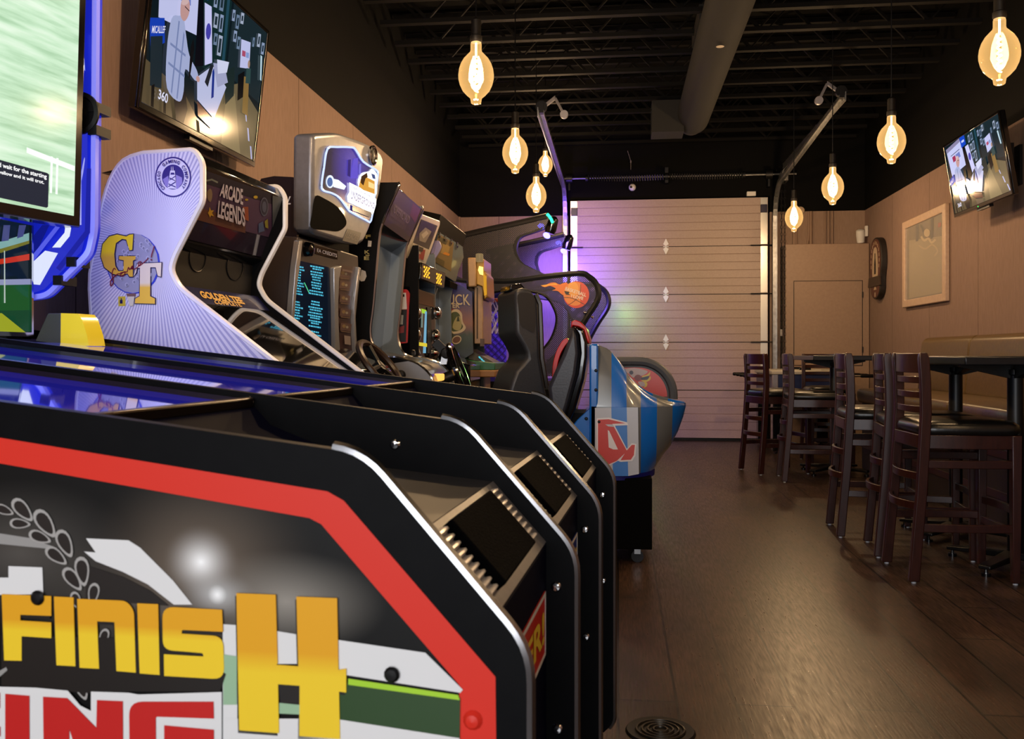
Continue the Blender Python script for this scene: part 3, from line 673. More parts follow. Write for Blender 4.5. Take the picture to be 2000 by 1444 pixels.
def television(label, x, y0, y1, zb, h, tilt, side, s):
    t = thing('television', label, 'television', (x, (y0 + y1) / 2, zb), 0, None)
    n = Vector((side * cos(tilt), 0, -sin(tilt))); up = Vector((side * sin(tilt), 0, cos(tilt))); w_ = y1 - y0
    P = lambda u, v, d: Vector((0, u, 0)) + up * v + n * d
    def slabm(b, u0, u1, v0, v1, d0, d1): return b.hexa([P(u0, v0, d0), P(u1, v0, d0), P(u1, v1, d0), P(u0, v1, d0)], [P(u0, v0, d1), P(u1, v0, d1), P(u1, v1, d1), P(u0, v1, d1)])
    slabm(B(), -w_ / 2, w_ / 2, 0, h, -.045, -.006).build('casing', GLOSS, t, bevel=.008)
    o = [(-w_ / 2, 0), (w_ / 2, 0), (w_ / 2, h), (-w_ / 2, h)]; i_ = [(-w_ / 2 + .018, .03), (w_ / 2 - .018, .03), (w_ / 2 - .018, h - .018), (-w_ / 2 + .018, h - .018)]
    b = B(); b.frame(o, i_, lambda p: P(p[0], p[1], -.006), lambda p: P(p[0], p[1], .004)); b.build('bezel', mat('piano_black', '0c0a08', .1, coat=.6), t, bevel=.003)
    scr = B(); slabm(scr, i_[0][0], i_[1][0], .03, h - .018, -.007, -.004); so = scr.build('screen', mat('screen_glass', '020203', .08, coat=.5), t)
    W0, W1, V0, V1 = i_[0][0], i_[1][0], .03, h - .018
    M = lambda u, v, d: P(W0 + (W1 - W0) * (u if side > 0 else 1 - u), V1 + (V0 - V1) * v, d - .004)
    broadcast('screen_picture', so, M, s)
    B().box(*(sorted((-.02 * side, -side * .17))), -.16, .16, h * .25, h * .75).build('wall_bracket', DARKMETAL, t)
    slabm(B(), -.12, .12, -.018, .0, -.04, -.01).build('stand_socket', BLACK, t)
    return t
def television_r():
    # articulated set leaning out from the right wall
    t = television('television on the right wall leaning out above the framed picture', 2.75, 6.82, 7.94, 2.2, .6, R(9), -1, 1.0)
    b = B(); b.bar([(.05, .0, .3), (.15, .18, .3), (.255, 0, .3)], (0, 0, .03), (.0, .02, 0)); b.build('swing_arm', DARKMETAL, t); B().box(.235, .255, -.1, .1, .15, .45).build('wall_plate', DARKMETAL, t)
    p = Vector((0, .05, .012)); B().cyl((-.004, .05, .012), (-.008, .05, .011), .004, n=8).build('power_light', glow('30ff60', 3), t)
television_r()
tl = television('big television on the left wall above the white golf cabinet', -1.93, 3.53, 4.73, 2.075, .73, R(6.5), 1, .85)
# ------------------------------------------------------------------ racing game cabinet in the foreground
FA = Fr(-.098, .99, R(-3.3))
rc = thing('racing_game_cabinet', 'wide black racing game cabinet, FINISH lettered across its red bordered end panel', 'arcade machine', (FA.x, FA.y, 0), FA.p)
prof = rnd([(-.03, .06), (0, .09), (0, .755), (-.187, .965), (-1.78, 1.155), (-1.78, .06)], [.01, .02, .035, .035, 0, 0])
CONS = noisy('console_grey_plastic', '5e6068', '686a72', 50, .36, metal=.3)
ys = (0, .496, .99, 1.487)
for y in ys:
    dp = B().prism(prof, 'xz', y, y + .018).build('divider_panel', SATIN, rc)
    if y == 0: PANEL = dp
    p = prof[6:-2]
    B().tube([(x, y + .009, z) for x, z in p[::1]], .0088, 8).build('edge_trim', mat('edge_chrome', 'a2a2a6', .22, 1.0), dp)
    if y > 0:
        for x, z in ((-.30, .925), (-.56, .995), (-.03, .70), (-.028, .47)):
            B().lathe([(.0, -.005), (.006, -.004), (.009, 0)], (x, y, z), 12, axis=(0, 1, 0)).build('bolt', CHROME, dp)
slope = lambda y0, y1: None
SIGNR = mat('sign_red', 'c0281c', .35)
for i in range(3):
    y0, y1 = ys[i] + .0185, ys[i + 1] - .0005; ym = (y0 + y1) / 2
    B().prism([(-.046, .1), (-.046, .767), (-.136, .866), (-.34, .887), (-.52, .955), (-.548, .985), (-1.7, 1.122), (-1.7, .1)], 'xz', y0, y1).build('console_body', mat('console_black_blue_lit', '05071c', .7, spec=.04), rc)  # navy mixed into the black stands for blue light on the deck
    S0, S1 = Vector((-.046, 0, .767)), Vector((-.136, 0, .866)); d = (S1 - S0).normalized(); nn = Vector((d.z, 0, -d.x)); ln = (S1 - S0).length
    sp = lambda u, y, h: S0 + d * u + nn * h + Vector((0, y, 0))
    def plate(b, u0, u1, a, c, h0, h1): return b.hexa([sp(u0, a, h0), sp(u1, a, h0), sp(u1, c, h0), sp(u0, c, h0)], [sp(u0, a, h1), sp(u1, a, h1), sp(u1, c, h1), sp(u0, c, h1)])
    plate(B(), .004, ln, y0 + .002, y1 - .002, -.002, .004).build('front_plate', CONS, rc)
    B().prism([(-.136, .868), (-.34, .889), (-.345, .885), (-.136, .864)], 'xz', y0 + .002, y1 - .002).build('rear_plate', mat('rear_plate_grey', '202228', .5, spec=.2), rc)
    plate(B(), .02, ln - .01, y0 + .11, y1 - .115, .002, .02).build('pad', noisy('black_foam_pad', '020203', '050506', 320, 1.0, bump=.6), rc, bevel=.003)
    for a, c in ((y0 + .03, y0 + .105), (y1 - .11, y1 - .045)):
        b = B()
        for k in range(9):
            u = .022 + k * .0115
            b.hexa([sp(u, a, .004), sp(u + .0105, a, .004), sp(u + .0105, c, .004), sp(u, c, .004)], [sp(u + .003, a + .002, .012), sp(u + .006, a + .002, .012), sp(u + .006, c - .002, .012), sp(u + .003, c - .002, .012)])
        b.build('chrome_louver', mat('brushed_chrome', 'dedcdc', .25, .35), rc)
    # tilted glass screen with its rail
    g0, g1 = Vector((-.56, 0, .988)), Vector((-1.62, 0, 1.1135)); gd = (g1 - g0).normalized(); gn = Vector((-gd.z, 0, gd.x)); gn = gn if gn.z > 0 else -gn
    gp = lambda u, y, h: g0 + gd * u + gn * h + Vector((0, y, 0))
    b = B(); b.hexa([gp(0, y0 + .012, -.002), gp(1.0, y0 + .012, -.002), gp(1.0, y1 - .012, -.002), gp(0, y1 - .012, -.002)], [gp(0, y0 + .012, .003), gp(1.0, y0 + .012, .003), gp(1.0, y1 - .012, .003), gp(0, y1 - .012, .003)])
    b.build('screen_glass', mat('glass_painted_reflection', '0c1030', .05, emit='2420c8', strength=.7, coat=1.0, spec=.9), rc)  # blue emission stands in for the tower's glow reflected in the glass
    b = B(); b.bar([gp(-.004, y0 + .004, .006), gp(-.004, y1 - .004, .006)], gd * .007, gn * .009); b.build('screen_rail', mat('rail_bronze', '2c2118', .3, .7), rc, bevel=.003)
    b = B()
    for a in (y0 + .004, y1 - .012): b.bar([gp(0, a + .004, .004), gp(1.0, a + .004, .004)], (0, .006, 0), gn * .008)
    b.build('screen_side_rail', GLOSS, rc)
    # small winner sign on the front
    b = B(); b.box(-.045, -.043, ym - .02, y1 - .03, .60, .70); b.build('front_sign', [SIGNR if i == 0 else mat('sign_blue', '28327c', .35)], rc)
    b = B(); b.frame([(ym - .02, .60), (y1 - .03, .60), (y1 - .03, .70), (ym - .02, .70)], [(ym - .014, .606), (y1 - .036, .606), (y1 - .036, .694), (ym - .014, .694)], lambda p: (-.0428, p[0], p[1]), lambda p: (-.0422, p[0], p[1])); b.build('sign_border', WHITE, rc, smooth=False)
    write('sign_lettering', rc, mat('sign_yellow', 'e8c83c', .4), [('ER!', field((-.042, ym + .005, .625), (0, y1 - .055 - ym, 0), (0, 0, .05)), .03)])
B().box(-1.72, -.1, .03, 1.46, .0, .1).build('plinth', BLACK, rc)
# end panel picture (printed film on the near panel)
PN = FA.Y(0)
c8 = lambda pts: [(x * .3768, 900 + y * .3768) for x, y in pts]
def film():
    m = mat('film_black_glow', 'ffffff', .45, spec=.2); N, L, P = nodes(m)
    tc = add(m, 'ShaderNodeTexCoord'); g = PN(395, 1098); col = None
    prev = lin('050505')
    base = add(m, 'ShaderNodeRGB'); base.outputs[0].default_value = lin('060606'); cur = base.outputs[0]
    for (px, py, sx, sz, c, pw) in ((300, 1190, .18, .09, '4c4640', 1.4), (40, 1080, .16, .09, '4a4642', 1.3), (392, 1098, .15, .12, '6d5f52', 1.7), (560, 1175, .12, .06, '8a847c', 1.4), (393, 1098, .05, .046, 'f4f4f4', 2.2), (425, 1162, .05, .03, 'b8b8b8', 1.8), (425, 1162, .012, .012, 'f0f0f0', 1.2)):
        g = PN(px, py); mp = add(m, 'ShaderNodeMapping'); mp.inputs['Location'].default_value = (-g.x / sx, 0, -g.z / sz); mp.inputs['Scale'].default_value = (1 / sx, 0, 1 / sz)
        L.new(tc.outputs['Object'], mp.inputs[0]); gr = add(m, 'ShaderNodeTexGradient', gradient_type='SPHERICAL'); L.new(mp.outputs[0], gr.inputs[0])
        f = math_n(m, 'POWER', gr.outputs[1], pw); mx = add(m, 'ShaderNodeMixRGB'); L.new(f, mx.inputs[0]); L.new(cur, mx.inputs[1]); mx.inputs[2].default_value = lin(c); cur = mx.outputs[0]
    L.new(cur, P.inputs['Base Color']); return m
def golden(name, top, bot, z0, z1):
    m = mat(name, 'ffffff', .45, spec=.25); N, L, P = nodes(m); tc = add(m, 'ShaderNodeTexCoord'); sp = add(m, 'ShaderNodeSeparateXYZ'); L.new(tc.outputs['Object'], sp.inputs[0])
    mr = add(m, 'ShaderNodeMapRange'); mr.inputs[1].default_value = z0; mr.inputs[2].default_value = z1; L.new(sp.outputs[2], mr.inputs[0])
    r = ramp(m, [(0, lin(bot)), (.45, lin(bot)), (.6, lin(top)), (1, lin(top))]); L.new(mr.outputs[0], r.inputs[0]); L.new(r.outputs[0], P.inputs['Base Color']); return m
field_ = [(-900, 800), (0, 905), (605, 1012), (628, 1024), (897, 1337), (900, 1500), (900, 2000), (-900, 2000)]
film_m = film()
GREY = mat('film_grey', '8e8c8a', .35); PALE = mat('film_pale', 'd3d2d2', .45, spec=.25); GRN = mat('film_green', '23401c', .35)
art('panel_film', PANEL, PN, [(film_m, field_)], off=.0006)
border_o = [(-900, 715), (0, 855), (640, 960), (672, 978), (968, 1322), (970, 1500), (970, 2000), (-900, 2000)]
b = B(); b.frame(border_o, field_, lambda p: PN(*p, .0004), lambda p: PN(*p, .0011)); b.build('red_border', mat('film_red', 'cc2c1e', .45, spec=.25), PANEL, smooth=False)
back = [(PALE, c8([(450, 402), (670, 412), (730, 450), (900, 620), (1000, 745), (905, 745), (770, 640), (640, 575), (500, 520), (440, 470), (500, 475)])),
        (GREY, c8([(-400, 350), (0, 375), (160, 400), (270, 440), (250, 455), (0, 430), (-400, 420)])), (PALE, c8([(-300, 600), (50, 605), (50, 545), (225, 552), (230, 690), (-300, 700)])),
        (mat('film_dark', '1a1614', .35), c8([(450, 540), (640, 600), (780, 670), (880, 750), (450, 720)])),
        (PALE, c8([(1160, 845), (1235, 850), (1235, 1444), (1160, 1444)])), (PALE, [(655, 1248), (832, 1274), (905, 1346), (900, 1352), (655, 1314)]), (PALE, c8([(1440, 880), (1560, 900), (1560, 1050), (1440, 1050)])),
        (GRN, [(655, 1330), (900, 1362), (899, 1440), (655, 1402)]), (mat('film_lime', '9cc82c', .35), [(682, 1324), (896, 1356), (899, 1366), (682, 1336)]), (PALE, [(440, 1402), (655, 1402), (899, 1440), (899, 1900), (440, 1900)]),
        (mat('film_palegreen', '90b090', .35), c8([(1165, 1000), (1235, 1010), (1235, 1260), (1165, 1260)])), (mat('film_palegreen'), c8([(1455, 1250), (1560, 1260), (1560, 1310), (1455, 1305)])), (mat('film_dark'), c8([(1450, 1150), (1562, 1160), (1562, 1255), (1460, 1250)])),
        (mat('film_dark'), c8([(20, 900), (860, 920), (1180, 1100), (1150, 1190), (700, 1190), (480, 1200), (20, 1160)])), (mat('film_grey'), c8([(-20, 1100), (45, 1065), (52, 1080), (0, 1125)]))]
art('panel_backdrop', PANEL, PN, back, off=.0016, step=.0002)
lvs = []
for cx, cy, ln_, a in ((30, 255, 52, -22), (125, 255, 75, -48), (112, 325, 55, -5), (242, 325, 85, -55), (215, 395, 62, -22), (345, 428, 78, -65), (300, 492, 68, -38), (435, 572, 78, -82), (385, 612, 72, -52), (492, 690, 60, -100), (405, 725, 52, -70), (545, 915, 50, -110), (555, 1035, 70, -105), (430, 1170, 70, -70), (530, 1170, 60, -130)):
    for k, m_ in ((1.0, mat('film_silver', '9b9895', .35)), (.76, mat('film_leaf', '1c1715', .35))):
        a_ = R(a); pts = []
        for q in range(16):
            t_ = 2 * pi * q / 16; x = ln_ * k * cos(t_); y = ln_ * .46 * k * sin(t_) * (1 - .35 * cos(t_))
            pts.append((cx + x * cos(a_) + y * sin(a_), cy - x * sin(a_) + y * cos(a_)))
        lvs.append((m_, c8(pts)))
art('laurel_print', PANEL, PN, lvs, off=.0024, step=.00004)
F_ = [[(22, 688), (278, 698), (278, 800), (118, 794), (118, 824), (278, 834), (278, 915), (125, 905), (125, 1032), (35, 1030)], [(292, 700), (393, 705), (403, 1060), (305, 1055)],
      rnd([(412, 712), (665, 722), (705, 770), (715, 1093), (615, 1085), (605, 832), (515, 828), (525, 1073), (425, 1068)], [0, 40, 30, 0, 0, 0, 0, 0, 0]), [(722, 735), (830, 740), (838, 1105), (735, 1097)],
      rnd([(852, 752), (1160, 768), (1165, 882), (952, 872), (952, 892), (1165, 905), (1172, 1128), (862, 1110), (860, 998), (1066, 1010), (1060, 992), (855, 975)], [60, 0, 0, 12, 0, 55, 60, 0, 0, 6, 6, 50])]
H_ = [(1235, 682), (1438, 690), (1448, 1045), (1440, 1052), (1555, 1060), (1545, 700), (1755, 708), (1762, 1078), (1802, 1072), (1802, 1195), (1765, 1190), (1770, 1435), (1560, 1420), (1562, 1160), (1450, 1152), (1455, 1405), (1250, 1390)]
sh = lambda p, dx, dy: [(x + dx, y + dy) for x, y in p]
b = B()
for p in F_ + [H_]: b.hexa([PN(*q, .0034) for q in c8(sh(p, -9, 16))], [PN(*q, .0030) for q in c8(sh(p, -9, 16))])
b.build('letter_shadow', mat('film_dark'), PANEL, smooth=False)
z1, z0 = PN(150, 1158).z, PN(150, 1300).z
b = B()
for p in F_: b.hexa([PN(*q, .0044) for q in c8(p)], [PN(*q, .0036) for q in c8(p)])
b.build('finish_lettering', golden('film_gold', 'd79a1c', 'e3c02a', z0, z1), PANEL, smooth=False)
b = B(); b.hexa([PN(*q, .0048) for q in c8(H_)], [PN(*q, .0036) for q in c8(H_)])
b.build('finish_lettering', golden('film_gold_tall', 'd79a1c', 'e3c02a', PN(560, 1440).z, PN(560, 1160).z), PANEL, smooth=False)
art('racing_lettering_outline', PANEL, PN, [(PALE, c8([(-500, 1150), (200, 1170), (365, 1185), (430, 1262), (485, 1290), (485, 1190), (680, 1196), (730, 1205), (1160, 1192), (1160, 1900), (-500, 1900)]))], off=.005)
RL = [[(-200, 1180), (18, 1195), (18, 1275), (-200, 1262)], [(-200, 1360), (20, 1370), (20, 1420), (-200, 1412)], [(-200, 1262), (-60, 1275), (-60, 1900), (-200, 1900)], [(45, 1200), (170, 1210), (172, 1900), (45, 1900)],
      [(240, 1215), (365, 1222), (515, 1375), (518, 1232), (652, 1238), (656, 1900), (530, 1900), (376, 1380), (380, 1900), (248, 1900)],
      rnd([(690, 1900), (684, 1240), (1120, 1240), (1122, 1328), (822, 1318), (826, 1900)], [0, 70, 0, 0, 10, 0]), [(865, 1362), (1122, 1385), (1122, 1900), (1000, 1900), (1000, 1470), (865, 1460)]]
art('racing_lettering', PANEL, PN, [(mat('film_letter_red', 'b81e1c', .35), c8(p)) for p in RL], off=.006, step=.0)
for px, py in ((79, 1166), (768, 1315)): B().lathe([(.0, -.009), (.006, -.0085), (.009, -.006)], PN(px, py), 12, axis=(0, 1, 0)).build('panel_screw', BLACK, PANEL)
b = B(); b.lathe([(.0, -.009), (.007, -.007), (.011, -.002)], PN(924, 1406), 12, axis=(0, 1, 0)); b.build('red_screw_cap', mat('film_red'), PANEL)
MATS['black_foam_pad'].node_tree.nodes['Principled BSDF'].inputs['Specular IOR Level'].default_value = .05
# tower: edge-lit end plate, big screen, lower graphic panel, ticket lamp
TW = FA.Y(1.44)
plate = rnd([(30, 590), (92, 582), (176, 498), (186, 452), (190, -60), (140, -160), (30, -160)], [0, 14, 12, 16, 0, 0, 0])
b = B(); slab(b, FA.Y(1.455), plate, .025); b.build('tower_end_plate', mat('blue_acrylic', '1020a0', .3, emit='1c2ce0', strength=.5), rc)
am = mat('tower_clear_edge', '8890e8', .1, emit='5a60e8', strength=.5)
b = B(); b.frame([tuple(p) for p in plate], [(60 + (x - 60) * .93, 300 + (y - 300) * .965) for x, y in plate], lambda p: TW(*p, .002), lambda p: TW(*p, -.014)); b.build('tower_clear_edge', am, rc, smooth=False)
bl = lambda c, s=1.: glow(c, s)
art('tower_graphic', rc, TW, [(bl('3038d8', .8), [(60, 575), (88, 565), (160, 492), (172, 448), (172, 250), (152, 250), (150, 440), (60, 520)]), (bl('141c90', .8), [(60, 520), (60, 470), (84, 440), (98, 440)]), (bl('5a62f0', .9), [(60, 505), (112, 440), (122, 440), (60, 520)]),
    (bl('dfe6ff', 1.0), [(60, 518), (90, 490), (115, 495), (80, 557), (60, 555)]), (bl('e8f0ff', 1.0), [(104, 484), (128, 455), (130, 440), (142, 440), (138, 462), (120, 484)]), (bl('b8baff', .9), [(149, 300), (161, 285), (161, 440), (150, 440)]), (bl('a8acff', .9), cr([(150, 372), (158, 350), (166, 312), (168, 314), (162, 352), (152, 376)], 3)), (bl('2a30c8', .6), [(172, 330), (180, 330), (178, 455), (120, 530), (112, 524), (168, 452)]),
    (bl('a8b4ff', .9), [(158, 60), (164, 60), (169, 140), (162, 130)])], off=.003)
b = B(); b.lathe([(.062, 0), (.062, .008), (.05, .01), (.045, .003), (.02, .002), (.018, .008), (.0, .01)], FA.Y(1.436)(157, 222), 24, axis=(0, -1, 0)); b.build('tower_speaker', BLACK, rc)
for px, py in ((142, 512), (116, 548)): q = FA.Y(1.44)(px, py); B().box(q.x - .014, q.x + .014, 1.43, 1.5, q.z - .014, q.z + .014).build('clamp', BLACK, rc)
for px, py in ((184, 210), (184, 255)): q = FA.Y(1.44)(px, py); B().box(q.x - .014, q.x + .014, 1.43, 1.5, q.z - .014, q.z + .014).build('clamp', BLACK, rc)
B().box(-1.9, -1.78, .0, 1.40, 1.1, 1.55).build('tower_body', BLACK, rc)
b = B(); b.box(-1.9, -1.74, -.3, 1.42, 1.5, 2.3); b.build('tower_back', BLACK, rc)
# big screen, turned slightly toward the camera's side
sa = R(-7.6); E0 = FA.Y(1.40)(157, 445); ey = Vector((sin(-sa) * 1, -cos(sa), 0)); ey = Vector((-.132, -.991, 0)); ex = Vector((.9907, -.1319, -.0298)).normalized(); upv = Vector((.03, 0, 1)).normalized()
sp = lambda u, v, d: E0 + ey * u + upv * v + ex * d
SW, SHT = 1.5, .88
hx = lambda b, u0, u1, v0, v1, d0, d1: b.hexa([sp(u0, v0, d0), sp(u1, v0, d0), sp(u1, v1, d0), sp(u0, v1, d0)], [sp(u0, v0, d1), sp(u1, v0, d1), sp(u1, v1, d1), sp(u0, v1, d1)])
hx(B(), 0, SW, 0, SHT, -.06, 0).build('screen_casing', GLOSS, rc, bevel=.004)
def turf():
    m = mat('race_broadcast_turf', '000000', .12, spec=.12); N, L, P = nodes(m); tc = add(m, 'ShaderNodeTexCoord'); mp = add(m, 'ShaderNodeMapping'); mp.inputs['Scale'].default_value = (1, .9, 9); mp.inputs['Rotation'].default_value = (R(9), 0, 0)
    L.new(tc.outputs['Object'], mp.inputs[0]); nz = add(m, 'ShaderNodeTexNoise'); nz.inputs['Scale'].default_value = 5; nz.inputs['Detail'].default_value = 6; L.new(mp.outputs[0], nz.inputs[0])
    r = ramp(m, [(.3, lin('a9cfa8')), (.5, lin('cdeccb')), (.7, lin('e6f8e2'))]); L.new(nz.outputs[0], r.inputs[0]); L.new(r.outputs[0], P.inputs['Emission Color']); P.inputs['Emission Strength'].default_value = 1.05; return m
TURF = turf()
scrn = hx(B(), .028, SW - .03, .03, SHT - .03, .0, .002).build('screen', TURF, rc)
b = B(); b.poly([sp(u, v, .0026) for u, v in ((.03, .155), (.2, .172), (.2, .187), (.03, .17))]); [b.poly([sp(u, v, .0026) for u, v in ((u0, .08), (u0 + .008, .08), (u0 + .008, .18), (u0, .18))]) for u0 in (.09, .11)]
b.poly([sp(u, v, .0026) for u, v in ((.03, .7), (.9, .96), (.9, .965), (.03, .71))]); b.build('rail_in_picture', glow('f4fff4', 1.1), scrn, smooth=False)
SPL = Plane(FA, E0, ex)
b = B(); b.poly([SPL(*p, .0032) for p in [(-260, 238), (0, 313), (90, 338), (94, 341), (92, 404), (89, 406), (0, 387), (-260, 331)]]); b.build('subtitle_box', glow('2c2f3c', .9), scrn, smooth=False)
write('subtitle_text', scrn, glow('ffffff', 1.2), [('and wait for the starting', quad(SPL, (-15, 326), (89, 352), (89, 341), (-15, 314), off=.004), .02), ('yellow and it will trot.', quad(SPL, (-5, 341), (84, 362), (84, 353), (-5, 332), off=.004), .02)])
# lower graphic: an illuminated race track picture
LG = through(FA, FA.Y(1.42)(60, 655), FA.Y(1.42)(60, 432), FA.Y(.6)(-500, 655))
LGp = FA.X(-1.66)
b = B(); q0 = FA.Y(1.42)(61, 658); b.box(q0.x - .3, q0.x, .0, 1.42, q0.z - .01, 1.46); b.build('lower_panel', GLOSS, rc)
G0 = FA.X(q0.x)
art('track_picture', rc, G0, [(glow('12202a', .8), [(-700, 430), (57, 430), (57, 655), (-700, 655)]), (glow('1f5a2c', .8), [(-700, 560), (57, 556), (57, 648), (-700, 668)]), (glow('174a30', .8), [(-700, 620), (57, 606), (57, 648), (-700, 668)]), (glow('8ab8b4', .8), [(-700, 520), (0, 472), (55, 455), (55, 470), (0, 486), (-700, 545)]), (glow('7c7a24', .8), [(-700, 545), (0, 486), (55, 470), (55, 476), (0, 494), (-700, 560)]),
    (glow('c8341c', .9), [(-700, 560), (0, 506), (55, 496), (55, 508), (0, 516), (-700, 580)]), (glow('9aa0c8', .8), [(-700, 560), (57, 545), (57, 556), (-700, 570)]), (glow('4a5088', .8), [(4, 440), (17, 440), (14, 470), (0, 472)]), (glow('4a5088', .8), [(34, 440), (48, 440), (42, 462), (30, 466)]), (glow('a8b02c', .8), [(-400, 600), (0, 612), (50, 652), (20, 652), (-400, 625)]), (glow('c0d0c8', .8), [(4, 490), (6, 490), (7, 592), (4, 592)])], off=.002)
b = B(); b.frame([(-.02, q0.z), (1.42, q0.z), (1.42, 1.46), (-.02, 1.46)], [(.0, q0.z + .012), (1.412, q0.z + .012), (1.412, 1.45), (.0, 1.45)], lambda p: (q0.x + .001, p[0], p[1]), lambda p: (q0.x + .008, p[0], p[1])); b.build('lower_panel_trim', CHROME, rc)
# ticket lamp standing on the top rail near the far divider
CY = 1.38; zt = lambda x: 1.155 - (x + 1.78) * .1193 - .012
x0 = FA.Y(CY)(64, 670).x; x1 = FA.Y(CY)(119, 674).x; x2 = FA.Y(CY)(175, 674).x; zb = 1.1; ztp = FA.Y(CY)(120, 612).z
b = B(); b.hexa([(x0, CY, zb), (x1, CY, zb), (x1, CY + .07, zb), (x0, CY + .07, zb)], [(x0 + .047, CY, ztp), (x1 + .002, CY, ztp), (x1 + .002, CY + .07, ztp), (x0 + .047, CY + .07, ztp)]); b.build('ticket_lamp_base', mat('olive_grey_plastic', '3a3d33', .5), rc, bevel=.003)
b = B(); b.prism([(x1 + .001, zb), (x2, zb), (x2 - .006, zb + .03), (x2 - .022, ztp - .018), (x2 - .034, ztp - .002), (x1 + .002, ztp)], 'xz', CY - .003, CY + .073)
b.build('ticket_lamp_lens', mat('yellow_clear_plastic', 'd9c22c', .12, emit='e8c820', strength=.25, coat=.6), rc)
lamp('tower_blue_light', 'AREA', (-1.5, .9, 1.42), 5.5, (.2, .25, 1.0), rc, rot=(0, R(-35), 0), size=.05, size_y=1.0)
lamp('tower_end_light', 'AREA', (-1.62, 1.5, 1.5), 1.2, (.45, .5, 1.0), rc, rot=(R(90), 0, 0), size=.2, size_y=.5)
# ------------------------------------------------------------------ white golf cabinet
FG = Fr(-1.47, 2.95, R(-2.9))
gt = thing('golf_game_cabinet', 'white golf arcade cabinet with a GT golf ball emblem on its side', 'arcade machine', (FG.x, FG.y, 0), FG.p)
WG = .68
GP = cr([(-.30, 1.0), (-.325, 1.3), (-.31, 1.42), (-.285, 1.56), (-.25, 1.67), (-.2, 1.735), (-.13, 1.757)], 3) + rnd([(-.1, 1.758), (.055, 1.762), (.083, 1.72), (.083, 1.59), (-.02, 1.405), (-.033, 1.36), (.0, 1.30), (.33, 1.058), (.56, .89), (.57, .80)], [0, .03, .02, .015, .06, .05, .05, 0, .03, 0])[2:] + [(.30, .72), (.27, .1), (-.27, .1), (-.26, .9)]
GW = mat('white_laminate', 'd9d8dc', .3, coat=.2)
for y0, nm in ((0, 'side_panel'), (WG, 'side_panel')):
    gp_ = B().prism(GP, 'xz', y0, y0 + .02).build(nm, SATIN, gt)
    if y0 == 0: GSIDE = gp_
    pth = [p for p in GP if not (p[1] < .75)]
    pth = [p for p in GP[2:] if p[1] >= .79]
    B().tube([(x, y0 + .01, z) for x, z in pth], .0125, 8).build('edge_trim', GW, gp_)
def rays():
    m = mat('ray_print', 'ffffff', .32, coat=.15); N, L, P = nodes(m); tc = add(m, 'ShaderNodeTexCoord'); sp_ = add(m, 'ShaderNodeSeparateXYZ'); L.new(tc.outputs['Object'], sp_.inputs[0])
    g = FG.Y(0)(303, 480)
    dx = math_n(m, 'SUBTRACT', sp_.outputs[0], g.x); dz = math_n(m, 'SUBTRACT', sp_.outputs[2], g.z)
    a = math_n(m, 'MULTIPLY', math_n(m, 'ARCTAN2', dz, dx), 150); s = math_n(m, 'SINE', a)
    r = ramp(m, [(.3, lin('a9a8d2')), (.55, lin('dcdaf0'))]); f = math_n(m, 'ADD', math_n(m, 'MULTIPLY', s, .5), .5); L.new(f, r.inputs[0])
    d2 = math_n(m, 'ADD', math_n(m, 'MULTIPLY', dx, dx), math_n(m, 'MULTIPLY', dz, dz)); d = math_n(m, 'SQRT', d2)
    mr = add(m, 'ShaderNodeMapRange'); mr.inputs[1].default_value = .06; mr.inputs[2].default_value = .2; L.new(d, mr.inputs[0])
    mx = add(m, 'ShaderNodeMixRGB'); L.new(mr.outputs[0], mx.inputs[0]); mx.inputs[1].default_value = lin('c9c8e2'); L.new(r.outputs[0], mx.inputs[2]); L.new(mx.outputs[0], P.inputs['Base Color']); return m
B().poly([(x, -.0008, z) for x, z in GP if z >= 1.0 or x > 0]).build('side_artwork', rays(), GSIDE, smooth=False)
PG = FG.Y(0); cg = lambda pts: [(180 + x * .2355, 280 + y * .2355) for x, y in pts]
BALL = mat('ball_print', '9c9eb8', .35); BALL2 = mat('ball_dimple', 'bcbed4', .35); BALL3 = mat('ball_shade', '83859f', .35)
items = [(mat('print_blue', '2c3cc0', .35), cg(circ(345, 1000, 222, 252))), (BALL, cg(circ(340, 995, 210, 248)))]
random.seed(3)
for k in range(46):
    a = random.random() * 6.28; r_ = 195 * math.sqrt(random.random()); x, y = 340 + r_ * cos(a), 985 + r_ * 1.15 * sin(a)
    items += [(BALL2, cg(circ(x, y, 15, 17, 10))), (BALL3, cg(circ(x + 2, y + 2, 10, 12, 10)))]
art('ball_emblem', GSIDE, PG, items, off=.002, step=.00004)
Gp = [(348, 757), (340, 885), (318, 890), (290, 800), (255, 795), (205, 830), (190, 920), (200, 1020), (225, 1062), (268, 1060), (270, 972), (230, 965), (232, 938), (368, 938), (366, 965), (345, 975), (345, 1108), (318, 1108), (300, 1080), (245, 1098), (180, 1085), (110, 1030), (80, 940), (95, 840), (150, 775), (215, 758), (290, 775), (318, 760)]
Tp = [(382, 1000), (582, 992), (576, 1108), (552, 1100), (535, 1030), (490, 1030), (488, 1270), (528, 1290), (528, 1332), (362, 1328), (366, 1290), (402, 1270), (405, 1035), (380, 1035), (372, 1075), (352, 1105)]
def grow(p, k):
    cx = sum(q[0] for q in p) / len(p); cy = sum(q[1] for q in p) / len(p); out = []
    n = len(p); ar = sum(p[i - 1][0] * p[i][1] - p[i][0] * p[i - 1][1] for i in range(n)); s = 1 if ar > 0 else -1
    for i in range(n):
        a, b_, c = Vector(p[i - 1]), Vector(p[i]), Vector(p[(i + 1) % n]); d0 = (b_ - a).normalized(); d1 = (c - b_).normalized()
        nn_ = Vector((d0.y + d1.y, -d0.x - d1.x)) * s; nn_ = nn_.normalized() if nn_.length > 1e-6 else Vector((0, 0)); out.append(tuple(b_ + nn_ * k))
    return out
